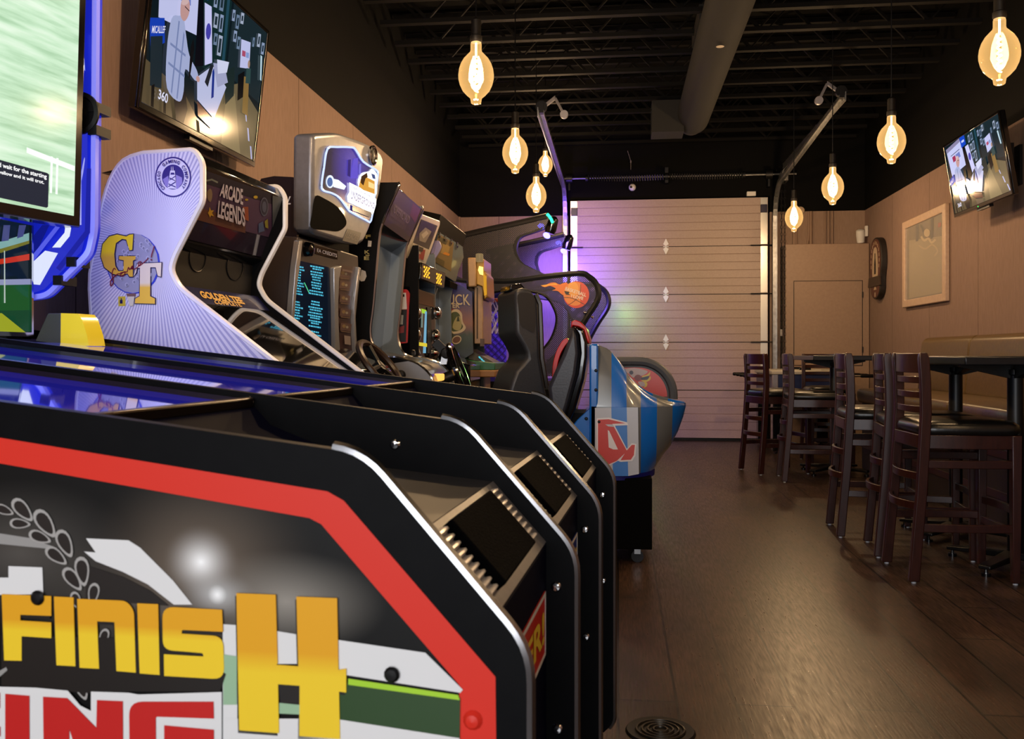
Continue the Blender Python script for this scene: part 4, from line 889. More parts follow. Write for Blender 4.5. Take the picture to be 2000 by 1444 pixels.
NAVYP = mat('print_navy', '1a1650', .35)
art('letter_outline', GSIDE, PG, [(NAVYP, cg(grow(Gp, 9))), (NAVYP, cg(grow(Tp, 9)))], off=.0046, step=.0002)
z0, z1 = PG(250, 600).z, PG(250, 460).z
b = B(); b.hexa([PG(*q, .0058) for q in cg(Gp)], [PG(*q, .005) for q in cg(Gp)]); b.build('letter', golden('print_gold', 'f0d428', 'e0b440', PG(200, 540).z, PG(200, 460).z), GSIDE, smooth=False)
b = B(); b.hexa([PG(*q, .0062) for q in cg(Tp)], [PG(*q, .005) for q in cg(Tp)]); b.build('letter', golden('print_gold_pale', 'e8dcc8', 'ecc048', PG(200, 590).z, PG(200, 530).z), GSIDE, smooth=False)
RED = mat('print_red', '7c1830', .35)
scr_ = [cr([(205, 1050), (190, 1040), (175, 1085), (185, 1150), (165, 1185), (165, 1140), (215, 1090), (240, 1085)], 4), cr([(240, 1085), (252, 1075), (285, 1072), (262, 1105), (245, 1095), (270, 1070), (300, 1070)], 4), cr([(300, 1070), (312, 1030), (322, 1050), (345, 1018), (350, 1045), (375, 1040)], 4), cr([(375, 1040), (405, 1010), (415, 985), (395, 990), (398, 1020), (440, 990), (475, 955)], 4), cr([(525, 855), (505, 920), (500, 950)], 3)]
art('script_lettering', GSIDE, PG, [(RED, cg(stroke(s_, 8))) for s_ in scr_] + [(RED, cg(circ(500, 968, 7)))], off=.0072, step=.0001)
art('ticket_sticker', GSIDE, PG, [(mat('sticker_yellow', 'cdb83c', .4), cg([(218, 1272), (278, 1270), (278, 1350), (220, 1352)])), (mat('print_navy'), cg([(232, 1300), (255, 1298), (255, 1330), (232, 1330)])), (mat('print_navy'), cg([(240, 1285), (248, 1285), (248, 1298), (240, 1298)]))], off=.0015)
art('tee_print', GSIDE, PG, [(mat('tee_rim', '7a5a58', .4), cg([(292, 1248), (368, 1245), (366, 1272), (296, 1274)])), (mat('tee_cream', 'd4cfc0', .4), cg([(300, 1272), (360, 1272), (345, 1350), (318, 1350)]))], off=.0056)
ccx, ccy = 674, 281
art('company_emblem', GSIDE, PG, [(mat('print_violet', '2e1c78', .35), cg(circ(ccx, ccy, 150, 168, 40))), (mat('print_white', 'd8d6f0', .35), cg(circ(ccx, ccy, 138, 155, 40))), (mat('print_violet'), cg(circ(ccx, ccy, 92, 104, 32))),
    (mat('print_lilac', '8c80c8', .35), cg([(590, 300), (635, 270), (640, 372), (608, 350)])), (mat('print_lilac'), cg([(698, 262), (748, 285), (752, 330), (715, 378), (700, 380)])), (mat('print_white'), cg([(652, 228), (690, 228), (702, 380), (630, 375)])), (mat('print_violet'), cg([(658, 245), (684, 245), (690, 262), (654, 262)])), (mat('print_violet'), cg([(648, 285), (694, 310), (696, 318), (644, 294)])), (mat('print_violet'), cg([(694, 272), (645, 305), (645, 312), (695, 280)])), (mat('print_violet'), cg([(640, 335), (698, 360), (698, 370), (638, 343)])), (mat('print_violet'), cg([(697, 318), (638, 358), (638, 366), (697, 328)])),
    (mat('print_white'), cg([(662, 195), (665, 195), (667, 228), (661, 228)])), (mat('print_white'), cg([(676, 195), (679, 195), (682, 228), (675, 228)]))], off=.002, step=.0003)
def arc_text(txt, a0, a1, r0, r1):
    jobs = []; n = len(txt); wd = {'I': .45, ' ': .6, 'M': 1.25, 'N': 1.05}; tot = sum(wd.get(c, 1) for c in txt); pos = 0
    for c in txt:
        w_ = wd.get(c, 1)
        if c != ' ':
            s, e = a0 + (a1 - a0) * (pos + .12) / tot, a0 + (a1 - a0) * (pos + w_ - .12) / tot
            def f(u, v, s=s, e=e):
                a = s + (e - s) * u; r = r0 + (r1 - r0) * v
                return PG(*cg([(ccx + r * cos(a), ccy - r * 1.12 * sin(a))])[0], .0062)
            jobs.append((c, f, .03))
        pos += w_
    return jobs
write('emblem_lettering', GSIDE, mat('print_violet'), arc_text('CHICAGO', R(234), R(158), 102, 128) + arc_text('GAMING', R(136), R(58), 102, 128) + arc_text('COMPANY', R(46), R(-47), 102, 128))
# inside: marquee, monitor, golden strip, control deck
yi0, yi1 = .02, WG
ms_ = lambda a, c, t_, o_=0: ((a[0], a[1]), (c[0], c[1]))
B().prism([(-.09, 1.745), (.055, 1.755), (.075, 1.72), (.07, 1.70), (-.3, 1.70)], 'xz', yi0, yi1).build('marquee_hood', GLOSS, gt, bevel=.004)
mp0, mp1 = (.07, 0, 1.70), (-.015, 0, 1.475)
gmq = B().prism([(.07, 1.70), (-.015, 1.475), (-.05, 1.475), (.03, 1.70)], 'xz', yi0, yi1).build('marquee', mat('marquee_dark_print', '2a2233', .08, coat=.8), gt)
MQ = through(FG, (.07, 0, 1.70), (-.015, 0, 1.475), (.07, .5, 1.70))
cm = lambda pts: [(380 + x * .2355, 300 + y * .2355) for x, y in pts]
art('marquee_print', gmq, MQ, [('4a3550', cm([(55, 130), (640, 340), (640, 700), (0, 540)])), ('5a3a30', cm([(10, 440), (420, 560), (420, 660), (0, 545)])), ('1e1a2a', cm([(60, 130), (640, 335), (640, 420), (60, 240)])), ('6c7470', cm(stroke([(95, 225), (140, 215), (190, 240)], 14))), ('7a6a58', cm(cr([(100, 320), (130, 290), (145, 340), (130, 400), (108, 380)], 3, True))), ('8a8478', cm(stroke([(72, 285), (88, 330), (80, 352)], 12))),
    ('b08c2c', cm([(120, 440), (132, 470), (158, 470), (140, 490), (158, 520), (132, 512), (124, 530), (114, 505), (105, 490), (116, 478)])), ('a08a2c', cm(circ(428, 382, 14, 9, 12))), ('b0982c', cm(circ(502, 360, 18, 13, 12))), ('8a4a34', cm([(395, 440), (440, 440), (445, 560), (410, 545)])), ('565a70', cm(circ(573, 440, 34, 78, 24))), ('2c2a3c', cm(circ(573, 440, 28, 68, 24))), ('4c5068', cm(circ(573, 440, 18, 46, 20))), ('4a5a80', cm([(525, 580), (560, 560), (575, 640), (525, 655)])), ('8a8434', cm([(575, 560), (600, 540), (605, 620), (580, 610)])), ('4a5056', cm([(640, 345), (738, 370), (715, 740), (640, 700)]))], off=.0008, step=.0002)
write('marquee_lettering', gmq, [mat('marquee_outline', '0c0a10', .3), mat('marquee_silver', 'bdb7c8', .3)], [(s_, quad(MQ, *[cm([q])[0] for q in qd], off=o_), bd, 0, k) for s_, qd in (('ARCADE', [(195, 350), (392, 425), (390, 290), (215, 245)]), ('LEGENDS', [(178, 525), (412, 605), (405, 450), (190, 385)])) for k, bd, o_ in ((0, .07, .0050), (1, .03, .0056))])
B().prism([(-.018, 1.475), (-.008, 1.462), (-.05, 1.44), (-.06, 1.462)], 'xz', yi0, yi1).build('marquee_sill', GLOSS, gt)
B().prism([(-.05, 1.46), (-.062, 1.315), (-.3, 1.315), (-.3, 1.46)], 'xz', yi0, yi1).build('speaker_panel', mat('speaker_black', '0a0a0b', .6), gt)
MS = through(FG, (-.05, 0, 1.46), (-.062, 0, 1.315), (-.05, .5, 1.46))
for px, py, n_ in ((458, 522, 20), (385, 505, 20)): B().tube([MS(x, y, .002) for x, y in circ(px, py, 16, 26, n_)], .0022, 5, closed=True).build('speaker_ring', mat('ring_black', '101012', .4), gt)
GS0, GS1 = (-.032, 1.314), (.022, 1.254)
b = B(); b.prism([GS0, GS1, (GS1[0] - .004, GS1[1] - .012), (GS0[0] - .004, GS0[1] - .012)], 'xz', yi0, yi1); tst = b.build('title_strip', mat('strip_blue', '191c4c', .2, coat=.3), gt)
GSp = through(FG, (GS0[0], 0, GS0[1]), (GS1[0], 0, GS1[1]), (GS0[0], .5, GS0[1]))
write('title_lettering', tst, mat('strip_gold', 'd8a83a', .35), [('GOLDEN TEE', quad(GSp, *[cm([q])[0] for q in [(60, 1200), (420, 1255), (370, 1195), (30, 1140)]], off=.002), .05), ('COMPLETE', quad(GSp, *[cm([q])[0] for q in [(165, 1250), (395, 1275), (360, 1235), (160, 1215)]], off=.002), .03)])
B().prism([(.022, 1.254), (.41, .985), (.40, .97), (.012, 1.24)], 'xz', yi0, yi1).build('monitor_glass', mat('tilted_monitor_glass', '0c0a08', .06, coat=1.0, spec=.8), gt)
B().prism([(.41, .985), (.545, .885), (.55, .80), (.3, .75)], 'xz', yi0, yi1).build('control_panel', GLOSS, gt)
B().lathe([(.0, .045), (.03, .035), (.045, 0), (.045, -.02)], (.47, .35, .93), 18).build('track_ball', mat('ball_white', 'c8c8c8', .2), gt)
B().prism([(-.28, 1.66), (-.3, 1.3), (-.25, .1), (.26, .1), (.29, .74), (-.1, 1.0), (-.2, 1.2)], 'xz', yi0, yi1).build('body', SATIN, gt)
B().box(-.25, .24, .03, WG - .01, 0, .1).build('plinth', BLACK, gt)

# ------------------------------------------------------------------ silver street racing cabinet
FN = Fr(-1.36, 4.02, R(-8))
nf = thing('street_racing_cabinet', 'silver racing arcade cabinet with a glowing violet marquee', 'arcade machine', (FN.x, FN.y, 0), FN.p)
WN = .66
b = B(); PN2 = FN.Y(0)
side = [(540, 700), (500, 500), (498, 372)] + [tuple(p) for p in [(510, 349), (535, 344), (572, 346), (587, 358), (590, 385), (578, 470), (571, 540), (565, 620), (566, 760)]]
lo = [PN2(*p) for p in side]; low = [Vector((lo[-1].x, 0, .1)), Vector((lo[0].x - .3, 0, .1)), Vector((lo[0].x - .3, 0, 1.0))]
b.hexa(lo + low, [p + Vector((0, .02, 0)) for p in lo + low]); b.build('side_panel', mat('deep_blue_laminate', '0a0a1c', .25, coat=.4), nf)
def city():
    m = mat('night_city_print', 'ffffff', .3); N, L, P = nodes(m); tc = add(m, 'ShaderNodeTexCoord'); vo = add(m, 'ShaderNodeTexVoronoi'); vo.inputs['Scale'].default_value = 22; mp = add(m, 'ShaderNodeMapping'); mp.inputs['Scale'].default_value = (1, 1, 1.6); L.new(tc.outputs['Object'], mp.inputs[0]); L.new(mp.outputs[0], vo.inputs['Vector'])
    r = ramp(m, [(0, lin('8090ff')), (.12, lin('3a2c90')), (.4, lin('1c1250')), (.8, lin('100a30'))]); L.new(vo.outputs[0], r.inputs[0]); L.new(r.outputs[0], P.inputs['Base Color']); return m
art('side_print', nf, PN2, [(city(), [(548, 480), (574, 478), (568, 550), (562, 600), (563, 760), (540, 700), (520, 600)]), ('5a68d0', circ(525, 560, 4, 4)), ('8fa0ff', circ(523, 566, 3, 4)), ('4a58c0', circ(541, 572, 3, 3))], off=.001)
write('side_lettering', nf, mat('print_pale', 'd8dcf0', .35), [('GLOBAL', quad(PN2, (502, 397), (568, 400), (571, 384), (506, 381)), .02, .25)])
# lower front: silver bezel with screen and instruction strip
f0 = FN.Y(0)(583, 470); f1 = FN.Y(0)(566, 690)
NFp = through(FN, f0, f1, f0 + Vector((0, .5, 0)))
b = B(); slab(b, NFp, [(583, 462), (700, 500), (702, 560), (696, 620), (702, 760), (566, 760), (564, 690), (570, 560)], .25); b.build('front_bezel', mat('bezel_grey', '4a4446', .35, .3), nf, bevel=.008)
SCQ = [(579, 508), (641, 522), (645, 600), (647, 745), (566, 745), (568, 600)]
scn = art('screen', nf, NFp, [(glow('0c1420', 1.0), SCQ)], off=.0025)
b = B(); random.seed(5); cyan, grn, blu = glow('58c8e8', .9), glow('58d898', .9), glow('3a78d8', .9)
ms2 = [cyan, grn, blu]
for colx, seed in ((573, 1), (604, 2)):
    for k in range(34):
        y = 518 + k * 5.3
        if k in (11, 12, 23): continue
        w_ = (14 + random.random() * 7) if colx == 573 else (15 + random.random() * 14); x = colx + (0 if colx == 573 else (28 - w_) / 2) - (k * .2)
        b.k = 2 if (colx == 573 and k > 26) else (1 if colx == 604 and 22 < k < 30 and random.random() < .6 else 0); seg = 0
        while seg < w_ - 1:
            s_ = 1 + random.random() * 4; e_ = min(seg + s_, w_); sl = .18
            b.poly([NFp(x + seg, y + seg * sl, .0034), NFp(x + e_, y + e_ * sl, .0034), NFp(x + e_, y + 2.9 + e_ * sl, .0034), NFp(x + seg, y + 2.9 + seg * sl, .0034)]); seg = e_ + .9
b.k = 1; b.poly([NFp(*p, .0034) for p in ((592, 552), (594, 552), (604, 573), (602, 573))])
b.build('screen_text', ms2, scn, smooth=False)
pillar = lambda pts, h: [NFp(x, y, h) for x, y in pts]
for nm, pts in (('silver_pillar', [(645, 523), (660, 519), (655, 545), (653, 600), (655, 660), (662, 745), (648, 745), (646, 600)]), ('silver_pillar', [(694, 521), (698, 524), (690, 580), (687, 620), (690, 680), (694, 745), (690, 745), (684, 650), (685, 590)]), ('silver_pillar', [(583, 468), (580, 500), (572, 560), (567, 620), (566, 745), (562, 745), (562, 620), (570, 520), (577, 470)])):
    b = B(); b.hexa(pillar(pts, .022), pillar(pts, -.01)); b.build(nm, mat('bright_silver', 'b4b6bd', .25, .6), nf, bevel=.004)
instr = [(661, 517), (692, 522), (686, 560), (683, 620), (686, 680), (692, 745), (661, 745), (656, 660), (655, 600), (657, 545)]
it = [(mat('instruction_brown', '42302f', .35), instr)]
for k, y in enumerate((533, 555, 582, 609, 637)): it += [('5a4644', [(662, y - 7), (683, y - 4), (681, y + 10), (660, y + 8)]), ('7c6a4c', circ(668, y, 3.5)), ('8f8a80', circ(674, y + 2, 2.5)), ('6a5648', [(662, y + 9), (680, y + 11), (680, y + 13), (662, y + 11)])]
it += [('8f8480', [(668, 655), (680, 657), (681, 674), (669, 672)]), ('6a5a58', [(664, 525), (684, 529), (684, 533), (664, 529)]), ('8a807c', [(675, 684), (682, 692), (675, 700), (668, 692)])]
art('instruction_strip', nf, NFp, it, off=.004)
art('brand_plate', nf, NFp, [(GLOSS, [(612, 478), (657, 491), (657, 507), (614, 495)])], off=.006)
write('brand_lettering', nf, mat('print_pale'), [('EA CREDITS', quad(NFp, (616, 492), (655, 503), (655, 496), (616, 485), off=.0085), .02)])
b = B(); b.lathe([(.035, 0), (.03, .03), (.0, .04)], NFp(598, 487, .0), 14, axis=NFp.n); b.build('side_knob', GLOSS, nf)
# hood
h0 = FN.Y(.0)(622, 262); h1 = FN.Y(0)(614, 460)
NH = through(FN, h0, h1, h0 + Vector((-.02, .5, 0)))
hood = rnd([(612, 262), (660, 259), (705, 275), (742, 292), (750, 312), (742, 380), (722, 448), (708, 480), (672, 474), (610, 456)], [8, 10, 10, 14, 10, 6, 8, 14, 8, 14], 4)
b = B(); slab(b, NH, hood, .1); hd = b.build('hood', SILVER, nf, bevel=.022, seg=4)
ch = lambda pts: [(600 + x * .13853, 260 + y * .13853) for x, y in pts]
MK = [(265, 215), (400, 190), (610, 195), (670, 230), (780, 400), (965, 520), (985, 600), (940, 900), (890, 1240), (820, 1235), (620, 1130), (560, 1080), (440, 920), (330, 850), (215, 815), (180, 740), (215, 480)]
def marquee_glow():
    m = mat('violet_marquee', '05050a', .15, coat=.6); N, L, P = nodes(m); tc = add(m, 'ShaderNodeTexCoord'); c0 = NH(688, 335); mp = add(m, 'ShaderNodeMapping'); mp.inputs['Location'].default_value = (0, -c0.y / .42, -c0.z / .34); mp.inputs['Scale'].default_value = (0, 1 / .42, 1 / .34)
    L.new(tc.outputs['Object'], mp.inputs[0]); g = add(m, 'ShaderNodeTexGradient', gradient_type='SPHERICAL'); L.new(mp.outputs[0], g.inputs[0]); r = ramp(m, [(0, lin('101018')), (.35, lin('26204a')), (.7, lin('4a3cae')), (1, lin('6a5ae0'))]); L.new(g.outputs[1], r.inputs[0]); L.new(r.outputs[0], P.inputs['Emission Color']); P.inputs['Emission Strength'].default_value = .8; return m
pb = B(); pb.hexa([NH(*p, .004) for p in ch(MK)], [NH(*p, -.01) for p in ch(MK)]); mqe = pb.build('marquee', marquee_glow(), nf)
g_ = lambda c, s=1.: glow(c, s)
outl = cr(MK, 3, True)
cxm, cym = 560, 700
B().tube([NH(*p, .006) for p in ch([(cxm + (x - cxm) * .985, cym + (y - cym) * .985) for x, y in outl])], .005, 6, closed=True).build('neon_edge', g_('b8c8ff', 1.5), mqe)
art('marquee_print', mqe, NH, [(g_('6a58d8', .9), ch([(640, 360), (700, 350), (700, 640), (600, 640)])), (g_('8078e0', .9), ch([(720, 440), (745, 430), (740, 580), (715, 570)])), (g_('3a2c80', .8), ch([(560, 380), (600, 370), (590, 620), (550, 600)])),
    (g_('dfe8ff', 1.2), ch(circ(305, 685, 58, 92, 20))), (g_('5a78b8', .8), ch(circ(300, 690, 40, 66, 16))), (g_('e8f0ff', 1.2), ch([(330, 640), (420, 660), (530, 750), (500, 800), (350, 760)])),
    (g_('ffffff', 1.3), ch(cr([(690, 700), (740, 570), (850, 540), (890, 500), (960, 570), (970, 700), (940, 900), (760, 840)], 3, True))), (g_('e0a040', 1.0), ch([(730, 650), (790, 610), (930, 680), (930, 860), (790, 810), (700, 780)])), (g_('4a2c18', .8), ch([(740, 610), (820, 560), (830, 620), (800, 640), (770, 740), (730, 700)])), (g_('4a5a90', .8), ch([(880, 570), (930, 590), (940, 650), (900, 640)])), (g_('ffd890', 1.1), ch([(840, 680), (920, 720), (920, 790), (840, 760)])),
    (g_('ffffff', 1.7), ch([(565, 695), (720, 770), (760, 800), (950, 930), (945, 1010), (905, 1150), (700, 1040), (545, 970), (535, 890), (570, 830)])), (g_('48464c', .7), ch([(612, 1015), (880, 1120), (875, 1195), (610, 1090)]))], off=.0055, step=.0004)
write('marquee_lettering', mqe, g_('a8a4c0', 1.0), [('UNDERGROUND', quad(NH, *[ch([q])[0] for q in [(580, 930), (915, 1075), (925, 990), (590, 800)]], off=.0125), .03), ('NEED FOR SPEED', quad(NH, *[ch([q])[0] for q in [(620, 790), (900, 930), (905, 905), (625, 760)]], off=.0125), .02)])
art('speaker_grille', hd, NH, [(mat('speaker_mesh', '050505', .95, spec=.05), ch(cr([(110, 890), (250, 930), (420, 1040), (530, 1190), (540, 1300), (430, 1385), (250, 1370), (45, 1330), (60, 1150)], 4, True)))], off=.002)
art('leader_plate', hd, NH, [(mat('plate_dark', '1c1a1c', .3), [(678, 447), (705, 455), (697, 478), (668, 470)])], off=.0025)
write('leader_lettering', hd, mat('plate_grey', '6a6664', .4), [('LEADER', quad(NH, (674, 464), (698, 472), (701, 462), (679, 453), off=.005), .02)])
b = B(); c_ = NH(726, 304, .0); b.lathe([(.05, .0), (.052, .012), (.044, .016), (.036, .01), (.0, .012)], c_, 24, axis=NH.n); b.build('top_badge', CHROME, hd)
q = FN.Y(.0)(590, 420)
B().prism([(-.55, .1), (-.14, .1), (-.13, 1.83), (-.5, 1.83)], 'xz', .021, WN).build('body', SATIN, nf)
B().prism([(-.15, 1.12), (.16, 1.0), (.16, .86), (-.15, .8)], 'xz', .05, WN - .05).build('dashboard', GLOSS, nf, bevel=.02)
wc = Vector((.17, .36, 1.02)); wa = Vector((.75, 0, .6)).normalized(); uu = wa.orthogonal().normalized(); vv = wa.cross(uu)
B().tube([wc + (uu * cos(a) + vv * sin(a)) * .145 for a in [2 * pi * k / 28 for k in range(28)]], .017, 8, closed=True).build('steering_wheel', mat('wheel_brown', '2c1c14', .35), nf); whl = bpy.context.scene.objects[-1] if 0 else COL.objects[-1]
b = B(); [b.cyl(wc, wc + (uu * cos(a) + vv * sin(a)) * .14, .012, n=6) for a in (0.3, 2.4, 4.5)]; b.cyl(wc - wa * .12, wc + wa * .01, .03, n=12); b.build('wheel_spokes', DARKMETAL, whl)
b = B(); b.prism([(-.15, .1), (.1, .1), (.05, .8), (-.15, .8)], 'xz', .08, WN - .08); b.build('column_base', SATIN, nf); B().box(-.5, .05, .06, WN - .04, 0, .1).build('plinth', BLACK, nf)
# the near side of the next cabinet carries a torn sticker and stacked letters
# ------------------------------------------------------------------ black off-road racing cabinet with a dark monitor
FC = Fr(-1.25, 4.9, R(3))
cc = thing('driving_game_cabinet', 'black wide driving cabinet with chrome edging and a dark mirror like monitor', 'arcade machine', (FC.x, FC.y, 0), FC.p)
WC = .80
fr_ = cr([(.066, 2.0), (.02, 1.90), (-.028, 1.788), (-.048, 1.69), (-.076, 1.36), (-.093, 1.225), (-.087, 1.153), (-.056, 1.085), (.0, 1.06), (.045, 1.058), (.10, 1.045)], 3)
con = cr([(.10, 1.045), (.17, 1.02), (.235, .96), (.262, .88), (.265, .75)], 3)
CP = [(-.62, .1), (-.62, 1.9), (-.13, 2.012), (.06, 2.012)] + [tuple(p) for p in fr_] + [tuple(p) for p in con[1:]] + [(.1, .6), (.05, .1)]
for y0 in (0, WC):
    B().prism(CP, 'xz', y0, y0 + .02).build('side_panel', SATIN if y0 == 0 else mat('blue_grey_laminate', '56626e', .35, coat=.2), cc)
    B().tube([(x, y0 + .01, z) for x, z in [(.06, 2.012)] + [tuple(p) for p in fr_] + [tuple(p) for p in con[1:]]], .0105, 8).build('edge_trim', CHROME, cc)
B().prism([(-.10, 2.0), (.05, 2.0), (.062, 1.985), (-.02, 1.79), (-.13, 1.72), (-.5, 1.72), (-.5, 1.9)], 'xz', .02, WC).build('hood', GLOSS, cc, bevel=.003)
MC = through(FC, (.062, 0, 1.985), (-.02, 0, 1.79), (.062, .5, 1.985))
art('marquee_print', cc, MC, [('241a18', [(776, 366), (828, 412), (799, 474), (746, 436)]), ('3a302c', [(777, 372), (812, 402), (790, 450), (755, 428)]), ('5a2018', [(806, 396), (822, 410), (810, 435), (800, 420)]), ('5c5450', [(770, 398), (800, 422), (797, 432), (767, 408)]), ('463c38', [(763, 408), (792, 430), (788, 440), (760, 420)])], off=.001)
write('marquee_lettering', cc, mat('marquee_grey', '6c6460', .4), [('OFFROAD', quad(MC, (766, 414), (796, 438), (801, 424), (771, 400), off=.004), .03)])
B().prism([(-.13, 1.72), (-.19, 1.1), (-.3, 1.1), (-.26, 1.72)], 'xz', .02, WC).build('monitor_glass', mat('dark_monitor_glass', '17141a', .05, coat=1.0, spec=.8), cc)
B().prism([(-.19, 1.1), (.1, 1.04), (.17, 1.015), (.235, .955), (.258, .88), (.262, .76), (.1, .62), (-.4, .62)], 'xz', .02, WC).build('dashboard', noisy('dash_dark', '2c2c30', '38383c', 30, .3, coat=.3), cc)
b = B(); fc = [(x, z) for x, z in [(-.16, .98)] + [(.05, 1.03)] + [tuple(p) for p in con[1:]] + [(-.16, .74)]]
b.poly([(x, -.0008, z) for x, z in fc]); b.build('side_skin', mat('silver_side_skin', '77777c', .4, .3), cc, smooth=False)
q = FC.Y(0)(783, 733); B().lathe([(.0, -.03), (.02, -.026), (.027, -.012), (.028, 0)], q, 16, axis=(0, 1, 0)).build('side_knob', BLACK, cc)
wc = FC.Y(.42)(898, 728); wa = Vector((.93, 0, .36)).normalized(); uu = wa.orthogonal().normalized(); vv = wa.cross(uu)
B().tube([wc + (uu * cos(a) + vv * sin(a)) * .17 for a in [2 * pi * k / 28 for k in range(28)]], .019, 8, closed=True).build('steering_wheel', GLOSS, cc); whl = COL.objects[-1]
b = B(); [b.cyl(wc, wc + (uu * cos(a) + vv * sin(a)) * .165, .013, n=6) for a in (0.3, 2.4, 4.5)]; b.cyl(wc - wa * .22, wc + wa * .012, .034, n=12); b.build('wheel_spokes', DARKMETAL, whl)
q0, q1, q2 = FC.Y(.62)(866, 712), FC.Y(.62)(870, 693), FC.Y(.62)(852, 672)
b = B(); b.bar([q0, q1], (.02, 0, 0), (0, .012, 0)); b.build('shifter_neck', STEEL, cc)
b = B(); b.bar([FC.Y(.62)(849, 668), FC.Y(.62)(880, 698)], (.02, 0, .02), (0, .012, 0)); b.lathe([(.0, -.02), (.03, -.016), (.034, .0), (.03, .016)], FC.Y(.6)(871, 690), 16, axis=(0, 1, 0)); b.build('shifter_lever', BLACK, cc, bevel=.003)
b = B(); q = FC.Y(.3)(856, 737); b.box(q.x - .03, q.x + .03, q.y - .05, q.y + .05, q.z - .02, q.z + .02); b.build('start_button', glow('ffb050', 1.6), cc, bevel=.008)
B().box(-.55, .0, .05, WC - .03, 0, .1).build('plinth', BLACK, cc)
art('torn_sticker', cc, FC.Y(0), [(mat('torn_paper', 'b0aeb4', .6), [(706, 527), (714, 530), (716, 540), (712, 549), (705, 550), (701, 545), (704, 538)])], off=.001)
write('side_lettering', cc, mat('label_yellow', 'b0a468', .5), [('E', quad(FC.Y(0), (711, 508), (721, 508), (721, 501), (711, 501), off=.001), .02), ('K', quad(FC.Y(0), (712, 496), (722, 496), (722, 489), (712, 489), off=.001), .02), ('F', quad(FC.Y(0), (714, 466), (724, 466), (724, 459), (714, 459), off=.001), .02)])
art('side_badge', cc, FC.Y(0), [('c8c4c0', [(719, 470), (726, 471), (725, 482), (718, 482)]), ('b0a468', [(714, 498), (722, 498), (722, 499.5), (714, 499.5)])], off=.001)

# ------------------------------------------------------------------ shooting cabinet with honeycomb lamps
FD = Fr(-1.3, 5.83, 0)
dd = thing('honeycomb_lamp_cabinet', 'black arcade cabinet with glowing orange honeycomb lamps and a white marquee', 'arcade machine', (FD.x, FD.y, 0), 0)
WD = .56
q0 = FD.Y(.0)(795, 507); q1 = FD.Y(.0)(826, 421)
DM = through(FD, FD.Y(0)(795, 507), FD.Y(0)(827, 421), FD.Y(.52)(831, 514))
b = B(); slab(b, DM, rnd([(790, 502), (822, 418), (860, 432), (859, 440), (832, 517), (800, 508)], [0, 3, 3, 3, 3, 0]), .045); b.build('marquee_frame', mat('marquee_white_frame', 'c8c0b4', .3), dd, bevel=.004)
art('marquee_print', dd, DM, [('3a3634', [(798, 500), (822, 428), (854, 441), (829, 510), (800, 503)]), ('c4bcac', [(796, 500), (806, 474), (838, 488), (829, 510), (800, 503)]), ('1c1a1c', [(812, 460), (822, 430), (850, 441), (842, 466)]), ('8c8478', [(818, 456), (830, 444), (842, 452), (830, 474), (818, 470)]), ('b8b0a4', [(822, 458), (832, 450), (836, 456), (826, 466)]), ('a04834', [(808, 492), (822, 497), (818, 507), (806, 502)]), ('8c3024', [(822, 486), (830, 488), (826, 508), (820, 506)]), ('2c2420', [(810, 478), (826, 484), (824, 492), (808, 486)])], off=.002)
q = FD.Y(0)(822, 545); q2 = FD.Y(0)(822, 512); q3 = FD.Y(WD)(872, 534); q4 = FD.Y(WD)(868, 562)
HB = through(FD, q2, q, q3)
b = B(); slab(b, HB, [(824, 512), (871, 533), (868, 563), (822, 546)], .36); b.build('lamp_box', GLOSS, dd, bevel=.008)
b = B(); b2 = []
for cx, cy, sx, sy in ((833, 532, 4.6, 6.2), (857, 545, 3.9, 5.8)):
    for r_ in range(-2, 3):
        for c_ in range(-1, 2):
            ox = c_ * sx + (sx / 2 if r_ % 2 else 0); oy = r_ * sy * .72 + ox * .32
            if abs(ox) > 1.6 * sx or (r_ % 2 and c_ == 1): continue
            c = HB(cx + ox, cy + oy); b.lathe([(.0072, -.001), (.0066, .004), (.0, .006)], c, 6, axis=HB.n)
b.build('honeycomb_lamp', glow('ffae30', 2.2), dd, smooth=False)
bx = FD.Y(0)(826, 600).x
B().box(-.6, bx - .03, 0, .02, .1, 1.78).build('side_panel', SATIN, dd); B().box(-.6, bx - .03, WD - .02, WD, .1, 1.78).build('side_panel', mat('blue_grey_laminate'), dd)
B().box(-.58, bx - .14, .02, WD - .02, .1, 1.5).build('body', GLOSS, dd)
class Sh0:
    def __init__(s, pl, d): s.pl = pl; s.d = Vector(d); s.n = pl.n
    def __call__(s, px, py, off=0): return s.pl(px, py, off) + s.d
FPb = through(FD, FD.Y(.04)(806, 612), FD.Y(.04)(806, 690), FD.Y(.52)(852, 612)); b = B(); slab(b, FPb, [(800, 560), (850, 575), (850, 760), (800, 760)], .1, -.003); b.build('front_panel', GLOSS, dd)
FP = through(FD, FD.Y(.04)(806, 612), FD.Y(.04)(806, 690), FD.Y(.52)(852, 612))
art('front_artwork', dd, FP, [('4a2c22', [(812, 562), (846, 578), (846, 600), (812, 592)]), ('2a3038', [(834, 600), (842, 602), (842, 690), (834, 690)]), (mat('bright_slot', '98b0a8', .2), [(822, 606), (826, 607), (825, 640), (821, 640)])], off=.002)
pc = Sh0(FP, (.008, 0, 0))
b = B()
for px, py in ((809, 612), (808, 656), (806, 690), (849, 612), (846, 656), (844, 690)):
    B().lathe([(.045, .0), (.043, .02), (.03, .034), (.0, .042)], pc(px, py), 20, axis=FP.n).build('chrome_dome', CHROME, dd)
art('lit_slot', dd, pc, [(glow('a8d838', .9), [(815, 603), (825, 606), (825, 614), (815, 611)]), (glow('78b8d8', .8), [(822, 608), (826, 609), (824, 690), (818, 690)]), (glow('f0d83c', .8), [(807, 668), (826, 671), (826, 678), (807, 675)])], off=.02)
